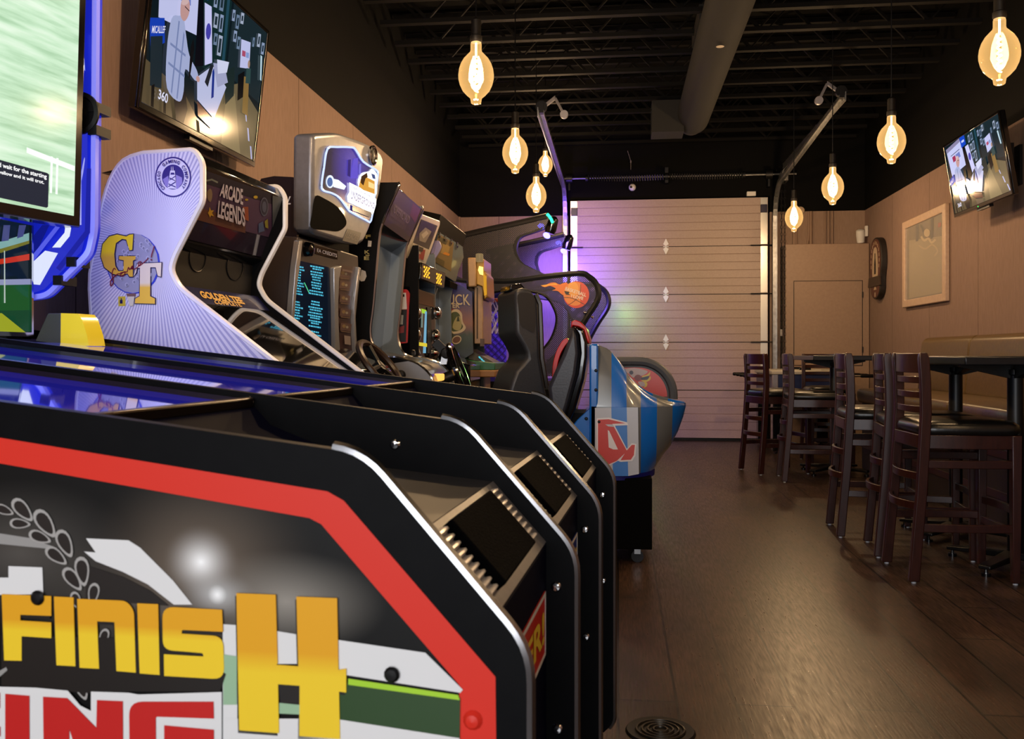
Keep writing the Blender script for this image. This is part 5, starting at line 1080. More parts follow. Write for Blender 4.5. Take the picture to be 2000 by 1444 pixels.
B().box(-.55, bx - .15, .03, WD - .03, 0, .1).build('plinth', BLACK, dd)
b = B(); rf = FD.Y(-.02); slab(b, rf, rnd([(776, 566), (795, 565), (800, 572), (796, 670), (776, 672)], [2, 4, 4, 2, 2]), .018); b.build('red_sign_frame', mat('red_lacquer', 'a01c20', .35), dd)
art('red_sign_sheet', dd, rf, [('b8b8c4', [(777, 572), (793, 572), (795, 604), (777, 605)]), ('1c1c22', [(787, 575), (790, 575), (790, 580), (787, 580)]), ('20242c', [(777, 605), (795, 605), (793, 668), (777, 668)]), ('8a9098', [(777, 614), (788, 616), (787, 634), (777, 634)]), ('703038', [(777, 640), (790, 636), (789, 650), (777, 652)])], off=.001)

# ------------------------------------------------------------------ tall cabinet with a brown marquee
FE = Fr(-1.3, 6.48, 0)
ee = thing('tall_brown_marquee_cabinet', 'dark arcade cabinet with a brown backlit marquee under a black top box', 'arcade machine', (FE.x, FE.y, 0), 0)
WE = .52
EM = through(FE, FE.Y(0)(857, 455), FE.Y(0)(842, 515), FE.Y(WE)(909, 485))
b = B(); slab(b, EM, [(862, 419), (911, 458), (905, 484), (853, 452)], .3); b.build('top_box', BLACK, ee, bevel=.005)
b = B(); slab(b, EM, rnd([(855, 452), (904, 481), (906, 503), (896, 528), (890, 552), (842, 522), (845, 500), (853, 478)], 3), .2); b.build('marquee', mat('marquee_bluegrey', '59646c', .25, coat=.4), ee, bevel=.004)
art('marquee_print', ee, EM, [('6c5c40', [(856, 457), (886, 474), (880, 530), (843, 508)]), ('8a7448', [(866, 474), (878, 482), (874, 500), (860, 494)]), ('b0742c', [(868, 492), (878, 496), (876, 500), (864, 496)]), ('4c4430', [(848, 500), (868, 510), (866, 522), (846, 510)]), ('4a4636', [(858, 462), (874, 470), (870, 478), (857, 470)])], off=.002)
b = B()
for k in range(4): q = EM(858 + k * 11.5, 459 + k * 6.6, .004); b.tube([q + Vector((0, y, z)) for y, z in ((-.035, .0), (-.03, .016), (.03, .016), (.035, .0), (0.0, -.014))], .0055, 5, closed=True)
b.build('top_clip', CHROME, ee)
wl = glow('dfe0ff', .8)
ex_ = FE.Y(0)(858, 600).x
b = B(); slab(b, FE.Y(0), rnd([(846, 470), (858, 470), (862, 482), (858, 492), (846, 512), (838, 516)], 3), .015); b.build('side_ear', mat('pale_violet_panel', '8c86b4', .3), ee)
B().prism([(-.55, .1), (-.55, 1.9), (ex_ + .02, 1.66), (ex_ - .03, 1.5), (ex_ - .03, 1.1), (ex_ + .05, .9), (ex_ + .05, .1)], 'xz', 0, .02).build('side_panel', mat('blue_grey_laminate'), ee)
B().prism([(-.55, .1), (-.55, 1.9), (ex_ + .02, 1.66), (ex_ - .01, 1.5), (ex_ - .0, 1.1), (ex_ + .08, .9), (ex_ + .08, .1)], 'xz', WE - .02, WE).build('side_panel', mat('blue_grey_laminate'), ee)
B().box(-.5, ex_ - .1, .02, WE - .02, .1, 1.7).build('monitor', GLOSS, ee)
B().prism([(ex_ - .1, 1.12), (ex_ + .22, 1.0), (ex_ + .22, .88), (ex_ - .1, .8)], 'xz', .02, WE - .02).build('control_panel', GLOSS, ee, bevel=.01)
b = B(); slab(b, EM, [(878, 548), (892, 555), (890, 566), (876, 560)], .08, .01); b.build('speaker_block', BLACK, ee, bevel=.003); B().box(-.5, -.05, .02, WE - .02, 0, .1).build('plinth', BLACK, ee)
B().box(ex_ - .1, ex_ - .08, .02, .06, 1.1, 1.5).build('blue_light_strip', glow('2c78b8', .55), ee)

# ------------------------------------------------------------------ hunting cabinet
FH = Fr(-1.3, 7.08, 0)
hh = thing('hunting_game_cabinet', 'tan and green hunting arcade cabinet with a lit gold topper', 'arcade machine', (FH.x, FH.y, 0), 0)
WH = .62
HS = FH.Y(0)
pt = lambda px, py: (HS(px, py).x, HS(px, py).z)
hp = [(-.62, .1), (-.62, 1.78), pt(905, 560), pt(922, 572), pt(924, 690), pt(900, 705), pt(885, 722), (pt(890, 740)[0], .1)]
def scenery():
    m = mat('sunset_forest_print', 'ffffff', .35); N, L, P = nodes(m); tc = add(m, 'ShaderNodeTexCoord'); sp_ = add(m, 'ShaderNodeSeparateXYZ'); L.new(tc.outputs['Object'], sp_.inputs[0]); nz = add(m, 'ShaderNodeTexNoise'); nz.inputs['Scale'].default_value = 14; L.new(tc.outputs['Object'], nz.inputs[0])
    mr = add(m, 'ShaderNodeMapRange'); mr.inputs[1].default_value = 1.05; mr.inputs[2].default_value = 1.62; L.new(sp_.outputs[2], mr.inputs[0]); f = math_n(m, 'ADD', mr.outputs[0], math_n(m, 'MULTIPLY', math_n(m, 'SUBTRACT', nz.outputs[0], .5), .16))
    r = ramp(m, [(0, lin('10160c')), (.3, lin('2a3418')), (.36, lin('5a4030')), (.5, lin('7a4c34')), (.72, lin('3c3050')), (1, lin('1c2268'))]); L.new(f, r.inputs[0]); L.new(r.outputs[0], P.inputs['Base Color']); return m
b = B(); b.prism(hp, 'xz', 0, .02); b.build('side_panel', scenery(), hh)
B().prism([(x, z) for x, z in hp], 'xz', WH - .02, WH).build('side_panel', scenery(), hh)
CREAM = mat('print_cream', 'a89878', .4)
write('side_lettering', hh, [NAVYP, CREAM], [('BUCK', quad(HS, (862, 595), (920, 598), (918, 574), (862, 574), off=.003), .07, 0, 0), ('BUCK', quad(HS, (863, 594), (919, 597), (917, 575), (863, 575), off=.004), .01, 0, 1), ('HUNTER', quad(HS, (848, 602), (898, 602), (898, 593), (848, 593), off=.0045), .02, 0, 1)])
write('side_script', hh, mat('print_crimson', '7c2420', .4), [('Pro', quad(HS, (880, 614), (900, 612), (900, 603), (880, 604), off=.0045), .02, .3)])
deer = cr([(880, 612), (892, 604), (902, 612), (904, 628), (910, 640), (904, 648), (892, 652), (882, 648)], 4, True)
art('deer_badge', hh, HS, [(CREAM, deer), ('3c4420', [(891 + (x - 893) * .8, 630 + (y - 630) * .8) for x, y in deer]), ('8c8458', cr([(884, 640), (890, 622), (898, 618), (902, 636), (896, 646)], 3, True)), ('2c3018', [(895, 614), (898, 628), (892, 628)]), (CREAM, circ(892, 664, 10, 8, 16, rot=-.5)), ('5c3c28', circ(892, 664, 8, 6, 16, rot=-.5))], off=.005, step=.0003)
TANP = noisy('tan_post_paint', '8f7250', '9a7c58', 30, .4)
x0, x1 = pt(924, 600)[0], pt(941, 600)[0]
B().box(x0, x1, .06, WH - .06, 1.16, 1.62).build('gun_post', TANP, hh, bevel=.006)
B().box(x0 + .02, x0 + .03, .05, .06, 1.2, 1.6).build('post_groove', mat('post_shadow_gap', '3a2c1c', .6), hh)
B().box(x0 + .05, x1 + .004, .03, .12, 1.14, 1.2).build('post_foot', mat('post_cap', '4a3830', .5), hh)
b = B(); slab(b, HS, [(913, 503), (930, 503), (930, 560), (914, 561)], .5); b.build('topper_block', TANP, hh, bevel=.01)
HT = FH.Y(.02)
b = B(); slab(b, HT, [(930, 506), (945, 505), (945, 530), (950, 536), (952, 580), (946, 586), (941, 560), (930, 556)], .42); b.build('gold_topper', mat('gold_plastic', '9a7420', .3, .3), hh, bevel=.008)
art('topper_glow', hh, HT, [(glow('ffd870', 2.0), [(936, 520), (944, 522), (944, 538), (937, 536), (934, 528)]), (glow('e0a028', .9), [(944, 536), (950, 540), (951, 576), (946, 578)])], off=.006)
b = B(); b.lathe([(.03, 0), (.03, .06), (.02, .065)], HT(937, 512, .01), 14); b.build('clear_lamp', glow('b89868', .5), hh)
B().box(-.55, x0 - .15, .02, WH - .02, .1, 1.7).build('monitor', GLOSS, hh)
DK = pt(960, 728); xb = pt(890, 740)[0]
b = B(); b.box(xb - .1, pt(968, 730)[0], -.02, WH + .02, .90, .955); b.build('console_shelf', mat('shelf_wood', '8a6236', .45), hh, bevel=.008)
b = B(); b.prism([(xb - .05, .955), (pt(967, 725)[0], .955), (pt(967, 712)[0], 1.01), (xb - .05, 1.05)], 'xz', -.0, WH); b.build('console_top', mat('console_green', '1c5a34', .35), hh, bevel=.006)
b = B(); b.prism([(x0 - .05, 1.04), (x1 + .1, 1.0), (x1 + .05, 1.03), (x0 - .05, 1.12)], 'xz', .1, WH - .1); b.build('gun_rest', mat('rest_brown', '3a3424', .5), hh)
art('lit_keys', hh, through(FH, FH.Y(.08)(936, 698), FH.Y(.08)(955, 716), FH.Y(.08)(945, 695)), [(glow('58c8d8', 1.0), [(934 + k * 4.2, 697 + k * 4.0), (937 + k * 4.2, 696 + k * 4.0), (940 + k * 4.2, 700 + k * 4.0), (937 + k * 4.2, 701 + k * 4.0)]) for k in range(5)], off=.002)
B().box(xb - .3, pt(938, 740)[0], .05, WH - .05, .1, .9).build('lower_body', TANP, hh); B().box(pt(936, 740)[0], pt(944, 740)[0], .02, .1, .0, .9).build('shelf_post', BLACK, hh)
B().box(-.6, -.1, .02, WH - .02, 0, .1).build('plinth', BLACK, hh)
RED_GLOSS = mat('red_gloss', 'b41610', .3, spec=.3)
# ------------------------------------------------------------------ basketball machine
FK = Fr(-1.073, 9.34, R(-3.4))
bk = thing('basketball_machine', 'big black mesh sided basketball machine with violet lamps in the back corner', 'arcade machine', (FK.x, FK.y, 0), FK.p)
def mesh_mat(name, c, scale, hole):
    m = mat(name, c, .5); N, L, P = nodes(m); tc = add(m, 'ShaderNodeTexCoord'); sp_ = add(m, 'ShaderNodeSeparateXYZ'); L.new(tc.outputs['Object'], sp_.inputs[0])
    u = math_n(m, 'ADD', sp_.outputs[0], sp_.outputs[2]); v = math_n(m, 'SUBTRACT', sp_.outputs[0], sp_.outputs[2])
    a = math_n(m, 'LESS_THAN', math_n(m, 'FRACT', math_n(m, 'MULTIPLY', u, scale)), hole); b_ = math_n(m, 'LESS_THAN', math_n(m, 'FRACT', math_n(m, 'MULTIPLY', v, scale)), hole)
    al = math_n(m, 'SUBTRACT', 1.0, math_n(m, 'MULTIPLY', a, b_)); L.new(al, P.inputs['Alpha']); return m
MESH = mesh_mat('perforated_black', '131419', 48, .5)
WB = 1.45
FB = FK.Y(0)
fence_o = [(905, 562), (949, 550), (1000, 549), (1068, 540), (1132, 534), (1150, 541), (1163, 553), (1169, 572), (1164, 592), (1141, 628), (1108, 690), (1090, 735), (905, 735)]
hole = [(935, 575), (1000, 566), (1050, 572), (1070, 583), (1083, 605), (1087, 622), (1084, 642), (1076, 662), (1066, 676), (1055, 690), (1030, 708), (980, 708), (935, 705)]
def side(pl, far):
    b = B(); b.frame(fence_o, hole, lambda p: pl(*p), lambda p: pl(*p) + Vector((0, .025, 0))); b.build('side_fence', MESH, bk, smooth=False)
    B().tube([pl(*p) + Vector((0, .012, 0)) for p in cr([Vector(p) for p in fence_o[:11]], 4)], .03, 8).build('fence_rail', mat('bluish_black_rail', '14181f' if not far else '14304a', .35), bk)
    B().tube([pl(*p) + Vector((0, .012, 0)) for p in cr([Vector(p) for p in hole[:11]], 3)], .014, 8).build('opening_rim', BLACK, bk)
class Sh:
    def __init__(s, pl, d): s.pl = pl; s.d = Vector(d); s.n = pl.n
    def __call__(s, px, py, off=0): return s.pl(px, py, off) + s.d
side(FB, False); FAR = Sh(FB, (0, WB, 0)); side(FAR, True)
b = B(); b.box(FB(905, 700).x, FB(1064, 700).x, .03, WB, .72, .8); b.build('ball_ramp', BLACK, bk)
xl = -1.02
b = B(); b.box(FB(905, 700).x - .1, FB(1085, 700).x, .03, WB, .1, .72); b.build('base_cabinet', SATIN, bk); B().box(-.7, .3, .1, WB - .05, 0, .1).build('plinth', BLACK, bk)
cn = [(903, 459), (1070, 421), (1080, 432), (1072, 446), (1017, 457), (1006, 468), (1002, 480), (1004, 496), (1016, 512), (1042, 525), (1068, 537), (903, 560)]
for pl in (FB, FAR):
    b = B(); b.hexa([pl(*p) for p in cn], [pl(*p) + Vector((0, .02, 0)) for p in cn]); b.build('canopy_net', MESH, bk, smooth=False)
    B().tube([pl(*p) + Vector((0, .01, 0)) for p in cr([Vector(p) for p in [(895, 462), (950, 449), (1010, 436), (1068, 422)]], 4)], .032, 8).build('canopy_rail', mat('canopy_black', '1a181a', .45), bk)
    b = B(); b.loft([[pl(x - 3, y) , pl(x + 3, y + 2), pl(x + 3, y + 2) + Vector((0, .08, 0)), pl(x - 3, y) + Vector((0, .08, 0))] for x, y in cr([(1074, 440), (1040, 452), (1014, 462), (1006, 480), (1008, 496), (1018, 512), (1044, 526)], 4)]); b.build('curved_arm', BLACK, bk)
    q = pl(1076, 441); b = B(); b.lathe([(.05, -.09), (.06, -.04), (.05, .06), (.02, .09)], q + Vector((.01, .02, .01)), 14, axis=(.3, 0, 1)); b.build('lamp_head', GLOSS, bk)
VIO = glow('5450ff', 11)
for pl in (FB, FAR):
    for (px, py) in ((1055, 441), (1066, 459)):
        q = pl(px, py); q = q + Vector((.0, .06, 0)); b = B(); b.lathe([(.036, -.01), (.04, .0), (.036, .006), (.0, .009)], q, 16, axis=(-.35, -.6, -.72)); b.build('violet_lamp', VIO, bk)
    q = pl(1066, 452); 
lamp('violet_light', 'AREA', FB(1064, 470) + Vector((-.02, .9, -.06)), 40, (.24, .14, 1.0), bk, rot=(R(48), R(10), 0), size=.25, size_y=.7, spot=120)
lamp('violet_wall_light', 'SPOT', FAR(1086, 474) + Vector((-.04, .22, .04)), 46, (.26, .11, 1.0), bk, rot=(R(108), 0, R(4)), size=.05, spot=(140, .8))
lamp('blue_wall_light', 'SPOT', FAR(1078, 470) + Vector((-.04, .12, -.03)), 150, (.12, .07, 1.0), bk, rot=(R(68), 0, R(26)), size=.04, spot=(95, .7))
B().tube([FB(*p) + Vector((0, -.1, 0)) for p in [(1071, 421), (1075, 425), (1079, 431), (1082, 438)]], .016, 6).build('green_strip', glow('30ffa0', 3), bk)
lamp('green_light', 'POINT', FAR(1189, 590) + Vector((.05, .62, .0)), 4.5, (.32, 1.0, .14), bk, size=.03)
b = B(); b.box(-1.05, -1.0, .02, WB, .75, 2.1); b.build('backboard', noisy('purple_board', '2a1c60', '36246e', 6, .5), bk)
# hoop with chain net
hc = FB(945, 585) + Vector((-.05, .5, .02))
B().tube([hc + Vector((.2 * cos(a), .2 * sin(a), 0)) for a in [2 * pi * k / 24 for k in range(24)]], .012, 6, closed=True).build('hoop', mat('hoop_orange', 'a8401c', .4), bk)
NETM = mat('net_white', 'c8c8ff', .5)
b = B()
for k in range(12):
    a = 2 * pi * k / 12
    for s in (1, -1): b.tube([hc + Vector(((.2 - .09 * j / 4) * cos(a + s * .26 * j), (.2 - .09 * j / 4) * sin(a + s * .26 * j), -.09 * j)) for j in range(5)], .006, 4)
b.build('hoop_net', NETM, bk)
# lattice of the inner net seen through the opening
b = B()
for k in range(-10, 18):
    x = -1.0 + k * .085
    for s in (1, -1):
        lo_, hi_ = sorted(((-1.0 - x) / s, (-.32 - x) / s)); lo_, hi_ = max(lo_, 0), min(hi_, .75)
        if hi_ - lo_ > .05: b.tube([(x + s * lo_, WB - .03, .8 + lo_), (x + s * hi_, WB - .03, .8 + hi_)], .005, 4)
b.build('inner_net', mat('net_dark', '281c4c', .5), bk)
B().box(-1.0, -.32, WB - .02, WB - .01, .78, 1.58).build('inner_panel', mat('violet_panel', '4a3480', .6), bk)
for px, py in ((1142, 611), (1157, 620)): B().lathe([(.0, -.02), (.012, -.016), (.016, 0)], FB(px, py) + Vector((0, -.015, 0)), 10, axis=(0, 1, 0)).build('rail_bolt', CHROME, bk)
# flaming ball badge
ck = lambda pts: [(920 + x * .18006, 520 + y * .18006) for x, y in pts]
art('flame_ball_badge', bk, FB, [(mat('badge_outline', '101018', .4), ck(grow(cr([(755, 208), (800, 212), (850, 185), (910, 178), (960, 200), (1000, 185), (1050, 190), (1060, 330), (990, 310), (940, 270), (880, 265), (920, 245), (860, 215), (800, 228)], 3, True), 6))),
    (mat('flame_orange', 'd8742c', .4), ck(cr([(755, 208), (800, 212), (850, 185), (910, 178), (960, 200), (1000, 185), (1050, 190), (1060, 330), (990, 310), (940, 270), (880, 265), (920, 245), (860, 215), (800, 228)], 3, True))), (mat('flame_yellow', 'e0a83c', .4), ck([(760, 210), (850, 195), (920, 185), (940, 205), (860, 205), (800, 225)])),
    (mat('ball_red', 'c8442c', .4), ck(circ(1142, 310, 140, 146, 32))), (mat('ball_orange', 'd8843c', .4), ck(circ(1125, 300, 122, 130, 32, R(60), R(300)))), (mat('ball_yellow', 'e0a04c', .4), ck(circ(1108, 250, 60, 80, 20))), (mat('ball_line', '3a1810', .4), ck(stroke(cr([(1005, 340), (1100, 350), (1200, 400), (1240, 420)], 4), 6))), (mat('ball_line'), ck(stroke(cr([(1040, 430), (1120, 380), (1180, 300), (1190, 200)], 4), 6))), (mat('badge_outline'), ck([(1010, 270), (1070, 280), (1060, 300), (1080, 315), (1030, 310)]))], off=.004, step=.0004)
write('badge_lettering', bk, mat('print_offwhite', 'e0d0c8', .4), [('BASKETBALL', quad(FB, *ck([(1020, 262), (1248, 335), (1252, 295), (1030, 225)]), off=.0095), .03), ('I LOVE', quad(FB, *ck([(1085, 340), (1215, 370), (1222, 335), (1092, 305)]), off=.0095), .03)])

# ------------------------------------------------------------------ black driving seat in front of the off-road cabinet
s0 = Fr(0, 0, 0).Y(5.3)(1008, 693)
FS = Fr(s0.x, s0.y, R(22))
ds = thing('bucket_chair', 'tall black bucket seat facing the dark monitor cabinet', 'chair', (FS.x, FS.y, 0), FS.p)
HSP = noisy('seat_black_grain', '282a30', '32343b', 120, .42, bump=.2)
PS = FS.Y(0)
sd = [(1006, 566), (1022, 562), (1036, 566), (1046, 578), (1052, 592), (1054, 650), (1056, 700), (1066, 760), (1075, 800), (1002, 800), (994, 765), (1000, 745), (1008, 724), (1020, 712), (1030, 700), (1028, 688), (1020, 672), (1008, 652), (1007, 640)]
b = B(); lo = [PS(*p) for p in sd]; b.hexa(lo, [p + Vector((0, .42, 0)) for p in lo]); b.build('seat_shell', HSP, ds, bevel=.022, seg=3)
art('side_cushion', ds, PS, [(mat('seat_side_black', '141215', .55), cr([(1011, 576), (1030, 572), (1044, 582), (1045, 610), (1044, 648), (1032, 645), (1016, 634), (1012, 600)], 3, True))], off=.003)
b = B(); hp_ = [(1004, 566), (1006, 554), (1027, 551), (1036, 562), (1050, 592), (1044, 590), (1034, 568), (1022, 563)]; lo = [PS(*p, .0) for p in hp_]; b.hexa([p + Vector((0, .1, 0)) for p in lo], [p + Vector((0, .32, 0)) for p in lo]); b.build('headrest_hook', GLOSS, ds, bevel=.008)
B().tube([PS(*p, .004) for p in [(1046, 575), (1054, 594), (1056, 640), (1058, 700), (1068, 758)]], .014, 6).build('edge_tube', mat('tube_bronze', '2c2622', .25, .6), ds)
xa = PS(1000, 800)
z8 = xa.z
B().prism([(PS(1002, 790).x, z8 + .05), (PS(1075, 790).x, z8 + .05), (PS(1080, 790).x, .45), (-.26, .42), (-.26, .55), (-.1, .58)], 'xz', .0, .42).build('seat_cushion', HSP, ds, bevel=.03, seg=3)
B().box(-.3, .15, .06, .36, .0, .43).build('pedestal', SATIN, ds, bevel=.01)

# ------------------------------------------------------------------ black and red seat with the striped pod
def red_seat(t, y, zp=0):
    F_ = Fr(0, y, 0); P_ = F_.Y(0)
    body = [(1119, 640), (1128, 656), (1131, 690), (1126, 730), (1110, 790), (1098, 830), (1078, 830), (1070, 756), (1085, 722), (1100, 690)]
    lo = [P_(*p) for p in body]; b = B(); b.hexa(lo, [p + Vector((0, .42, 0)) for p in lo]); b.build('seat_side', noisy('seat_slate_vinyl', '25262e', '2c2d36', 90, .4, bump=.15), t, bevel=.02, seg=3)
    back = [(1119, 637), (1139, 642), (1147, 668), (1147, 698), (1141, 740), (1124, 800), (1106, 840), (1094, 838), (1108, 792), (1126, 730), (1131, 690), (1128, 656)]
    lo = [P_(*p) for p in back]; b = B(); b.hexa([p + Vector((0, -.012, 0)) for p in lo], [p + Vector((0, .44, 0)) for p in lo]); b.build('back_shell', GLOSS, t, bevel=.015, seg=3)
    top = [(1115, 641), (1116, 628), (1124, 625), (1134, 629), (1145, 641), (1151, 662), (1150, 672), (1147, 668), (1140, 644), (1130, 638), (1119, 636)]
    lo = [P_(*p) for p in top]; b = B(); b.hexa([p + Vector((0, .01, 0)) for p in lo], [p + Vector((0, .40, 0)) for p in lo]); b.build('red_rim', mat('red_gloss', 'b41610', .3, spec=.3), t, bevel=.006)
    q = P_(1085, 800); B().box(q.x - .1, q.x + .16, .04, .38, zp, q.z - .02).build('seat_pedestal', SATIN, t)
    return t
t = thing('gaming_chair', 'red rimmed racing seat half hidden behind the seat of the striped pod', 'chair', (-.0, 5.6, -.0)); P2 = Fr(0, 5.6, 0).Y(0)
wing = cr([(1108, 660), (1098, 666), (1086, 688), (1079, 716), (1078, 748)], 4) + cr([(1086, 748), (1088, 718), (1095, 692), (1106, 673), (1112, 668)], 4)
lo = [P2(*p) for p in wing]; b = B(); b.hexa(lo, [p + Vector((0, .42, 0)) for p in lo]); b.build('red_rim', mat('red_gloss'), t, bevel=.006)
inn = [(1111, 669), (1106, 674), (1095, 693), (1088, 719), (1086, 748), (1080, 840), (1120, 840), (1128, 760), (1124, 690)]
lo = [P2(*p) for p in inn]; b = B(); b.hexa([p + Vector((0, .03, 0)) for p in lo], [p + Vector((0, .39, 0)) for p in lo]); b.build('seat_body', BLACK, t, bevel=.01)
q = P2(1100, 838); B().box(q.x - .12, q.x + .12, .06, .36, 0, q.z + .01).build('seat_pedestal', SATIN, t)
FP_ = Fr(0, 4.75, 0)
pod = thing('ride_pod', 'blue and silver striped ride pod with a black red-rimmed seat and a red letter decal', 'ride machine', (0, 4.75, 0))
PP = FP_.Y(0)
red_seat(pod, 4.75, .3)
xz = lambda px, py: (PP(px, py).x, PP(px, py).z)
def stripes():
    m = mat('striped_pod_paint', 'ffffff', .26, metal=.0, coat=.5); N, L, P = nodes(m); tc = add(m, 'ShaderNodeTexCoord'); sp_ = add(m, 'ShaderNodeSeparateXYZ'); L.new(tc.outputs['Object'], sp_.inputs[0])
    x0, x1 = xz(1155, 780)[0], xz(1350, 780)[0]; mr = add(m, 'ShaderNodeMapRange'); mr.inputs[1].default_value = x0; mr.inputs[2].default_value = x1; L.new(sp_.outputs[0], mr.inputs[0])
    f = lambda px: (px - 1155) / 195
    r = ramp(m, [(0, lin('1266c0')), (f(1163), lin('787b7c')), (f(1194), lin('1266c0')), (f(1224), lin('787b7c')), (f(1252), lin('1266c0')), (f(1284), lin('787b7c')), (f(1316), lin('1266c0'))], 'CONSTANT'); L.new(mr.outputs[0], r.inputs[0]); L.new(r.outputs[0], P.inputs['Base Color'])
    r2 = ramp(m, [(0, (0, 0, 0, 1)), (f(1163), (.3,) * 3 + (1,)), (f(1194), (0, 0, 0, 1)), (f(1224), (.3,) * 3 + (1,)), (f(1252), (0, 0, 0, 1)), (f(1284), (.3,) * 3 + (1,)), (f(1316), (0, 0, 0, 1))], 'CONSTANT'); L.new(mr.outputs[0], r2.inputs[0]); L.new(r2.outputs[0], P.inputs['Metallic']); return m
STR = stripes()
DP = .74
xb0 = xz(1155, 780)[0]
def plan(xn, z, grow_=0., x_start=None):      # outline at one height: flat back, sides, prow rounded toward the aisle
    xs = xb0 if x_start is None else x_start; L_ = xn - xs; r_ = min(.36, L_ * .75); out = [(xs, 0, z)]
    yc = DP / 2
    for k in range(0, 15):
        a = R(-90 + 180 * k / 14); out.append((xn - r_ + r_ * cos(a), yc + (yc) * (1 if 1 else 0) * (abs(sin(a)) ** .8) * (1 if sin(a) > 0 else -1), z))
    out.append((xs, DP, z)); return out
rows = [(930, 1283), (918, 1290), (900, 1302), (880, 1318), (850, 1334), (820, 1345), (800, 1350), (795, 1350)]
b = B(); b.loft([plan(xz(x, y)[0], xz(1250, y)[1]) for y, x in rows]); b.build('hull', STR, pod, ang=50)
# upper cowl: shell that falls away toward the prow, open on the far side
cow = cr([(1160, 673), (1176, 677), (1190, 684), (1207, 703), (1222, 724), (1232, 740), (1252, 760), (1275, 775), (1300, 784), (1325, 790), (1348, 793)], 3)
top_pts = [xz(*p) for p in cow]
b = B(); zb = xz(1250, 796)[1]
rings = []
for x, z in top_pts:
    k = 0 if x < xb0 + .35 else (x - xb0 - .35); ins = .0
    xn = xz(1350, 795)[0]; r_ = .36; d = max(0, x - (xn - r_)) / r_; hw = DP / 2 * math.sqrt(max(0.0, 1 - d ** 2)) ** .8 if d > 0 else DP / 2
    hw = max(hw, .004); yc = DP / 2; bulge = .02 + (z - zb) * .12
    rings.append([(x, yc - hw, zb), (x, yc - hw + bulge * .4, (z + zb) / 2), (x, yc - hw + bulge, z - .01), (x, yc - hw + bulge + .012, z), (x, yc - hw + bulge + .045, z - .002), (x, yc - hw + bulge + .05, zb), ])
b.loft(rings); b.build('near_cowl', STR, pod, ang=50)
b = B(); b.loft([[(x, DP - y, z) for x, y, z in r] for r in rings]); b.build('far_cowl', STR, pod, ang=50)
B().box(xb0 - .01, xb0 + .035, 0.0, DP, xz(1155, 935)[1], xz(1155, 672)[1]).build('back_frame', mat('pod_blue', '1266c0', .3, coat=.4), pod, bevel=.01)
p5 = [xz(1155, 795), xz(1155, 900), xz(1120, 900), xz(1118, 832), xz(1128, 820)]
B().prism(p5, 'xz', .02, DP - .02).build('seat_side_wing', mat('pod_blue'), pod, bevel=.005)
pan = [(1162, 797), (1246, 795), (1249, 926), (1200, 930), (1162, 930)]
art('logo_panel', pod, PP, [(mat('panel_grey', 'b4b8c0', .3), [(1162, 797), (1194, 797), (1197, 930), (1162, 930)]), (mat('pod_panel_blue', '2a72c4', .3), [(1194, 797), (1224, 796), (1227, 930), (1197, 930)]), (mat('panel_grey'), [(1224, 796), (1246, 796), (1248, 926), (1227, 930)])], off=.003, step=0)
lg = [(1166, 818), (1189, 817), (1224, 826), (1226, 830), (1200, 831), (1224, 878), (1234, 867), (1242, 868), (1240, 890), (1234, 900), (1212, 901), (1207, 899), (1190, 908), (1184, 912), (1166, 912)]
lr = [(1168, 820), (1189, 819), (1222, 827), (1196, 828), (1224, 880), (1234, 869), (1240, 869), (1238, 889), (1232, 898), (1212, 899), (1220, 886), (1205, 900), (1185, 909), (1168, 910)]
art('red_logo', pod, PP, [(mat('print_white2', 'dcd8d8', .35), grow(lg, 1.2)), (mat('logo_red', 'c43324', .35), lr), (mat('print_white2'), [(1187, 840), (1190, 842), (1207, 878), (1198, 878), (1189, 874)]), (mat('panel_grey'), [(1182, 829), (1196, 829), (1200, 834), (1188, 833)]), (mat('pod_panel_blue'), [(1202, 834), (1224, 832), (1224, 872)])], off=.006)
b = B(); [b.lathe([(.0, -.007), (.006, -.006), (.009, 0)], PP(px, py, .004), 10, axis=(0, 1, 0)) for px, py in ((1170, 824), (1170, 891), (1164, 724), (1164, 762), (1145, 818))]; b.build('screw', BLACK, pod)
b = B(); b.loft([plan(xz(1283, 930)[0] + .004, xz(1250, 940)[1], x_start=xb0), plan(xz(1283, 930)[0] + .004, xz(1250, 928)[1])]); b.build('hull_bumper', mat('bumper_navy', '16186a', .4), pod)
B().box(xz(1150, 940)[0], xz(1274, 940)[0], .02, DP - .1, .075, xz(1250, 936)[1]).build('base_cabinet', mat('base_matt_black', '030303', .8, spec=.08), pod, bevel=.004)
for x, y in ((.1, .07), (.1, .55), (-.28, .07), (-.28, .55)):
    b = B(); b.cyl((x, y - .012, .032), (x, y + .012, .032), .032, n=16); b.build('caster', DARKMETAL, pod); b = B(); b.box(x - .016, x + .016, y - .018, y + .018, .045, .08); b.build('caster_fork', STEEL, pod)
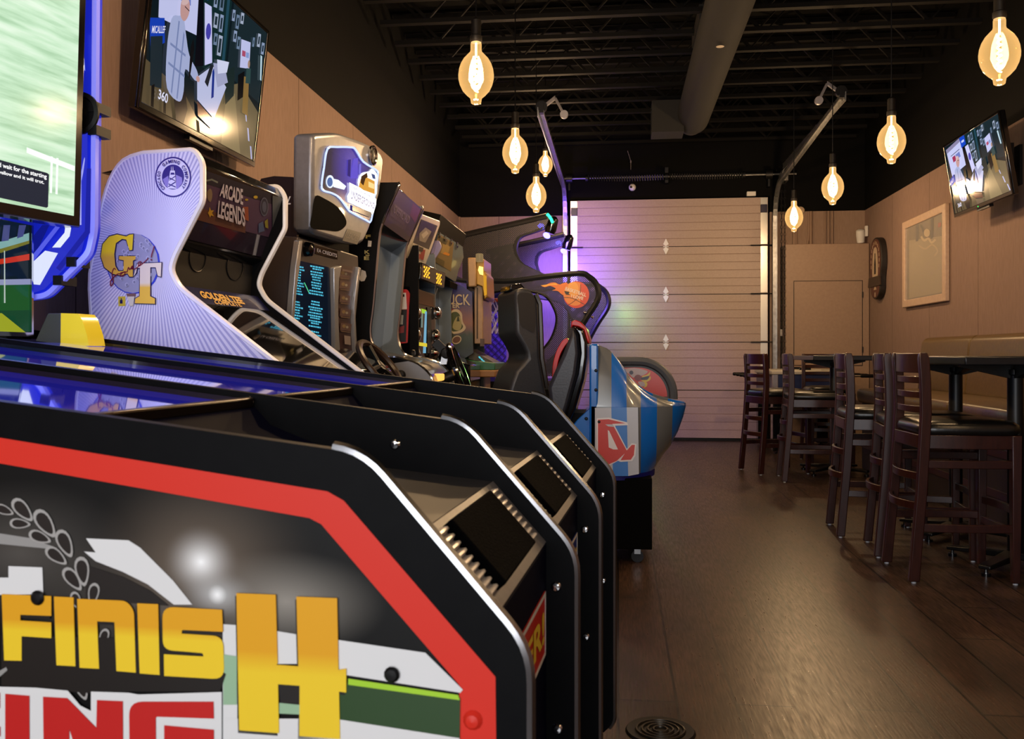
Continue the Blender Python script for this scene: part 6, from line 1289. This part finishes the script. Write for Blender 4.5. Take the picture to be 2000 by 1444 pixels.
b = B(); b.lathe([(.022, 0), (.02, .01), (.008, .014), (.008, .08)], (-.03, .05, 0), 12); b.build('leveling_foot', STEEL, pod)
# rounded cabinet with red picture behind the pod
FQ = Fr(0, 6.4, 0); wq = thing('round_topped_cabinet', 'grey bumper edged cabinet with a red side picture, behind the striped pod', 'arcade machine', (0, 6.4, 0)); PQ = FQ.Y(0)
arch = [(1196, 706)] + [(1240, 706)] + circ(1246, 772, 69, 66, 14, -pi / 2, 0)[1:] + [(1315, 780)]
zb = .1
lo = [PQ(*p) for p in arch]; lo += [Vector((PQ(1268, 800).x, 0, .6)), Vector((PQ(1262, 800).x, 0, .1)), Vector((lo[0].x, 0, .1))]
b = B(); b.hexa(lo, [p + Vector((0, .6, 0)) for p in lo]); B().box(-.1, .2, .05, .55, 0, .1).build('plinth', BLACK, wq); b.build('body', mat('slate_body', '3c414b', .45), wq, bevel=.01)
B().tube([PQ(*p, .0) for p in arch], .03, 8).build('grey_bumper', mat('slate_bumper', '4a505c', .5), wq)
art('side_picture', wq, PQ, [(mat('picture_red', 'b83020', .3), [(1203, 719)] + [(1240, 718)] + circ(1246, 774, 57, 56, 12, -pi / 2, 0)[1:] + [(1303, 775), (1203, 775)]), (mat('picture_pale', 'a89aa4', .3), cr([(1216, 722), (1240, 719), (1262, 724), (1264, 728), (1254, 734), (1242, 735), (1236, 738), (1228, 730)], 3, True)), (mat('picture_dark', '241c34', .3), circ(1233, 728, 4, 4)),
    (mat('picture_maroon', '6c2018', .3), circ(1246, 738, 7, 6)), (mat('picture_yellow', 'c8b034', .3), cr([(1254, 735), (1264, 732), (1270, 726), (1268, 734), (1258, 738)], 3, True)), (mat('picture_dark'), [(1252, 738), (1268, 734), (1266, 742), (1252, 742)]), (mat('picture_yellow'), cr([(1252, 743), (1264, 742), (1270, 735), (1270, 742), (1260, 747)], 3, True)), (mat('picture_pale'), cr([(1246, 746), (1258, 747), (1260, 753), (1252, 755)], 3, True)), (mat('picture_yellow'), cr([(1258, 747), (1264, 748), (1263, 755), (1257, 757), (1260, 752)], 3, True))], off=.006)
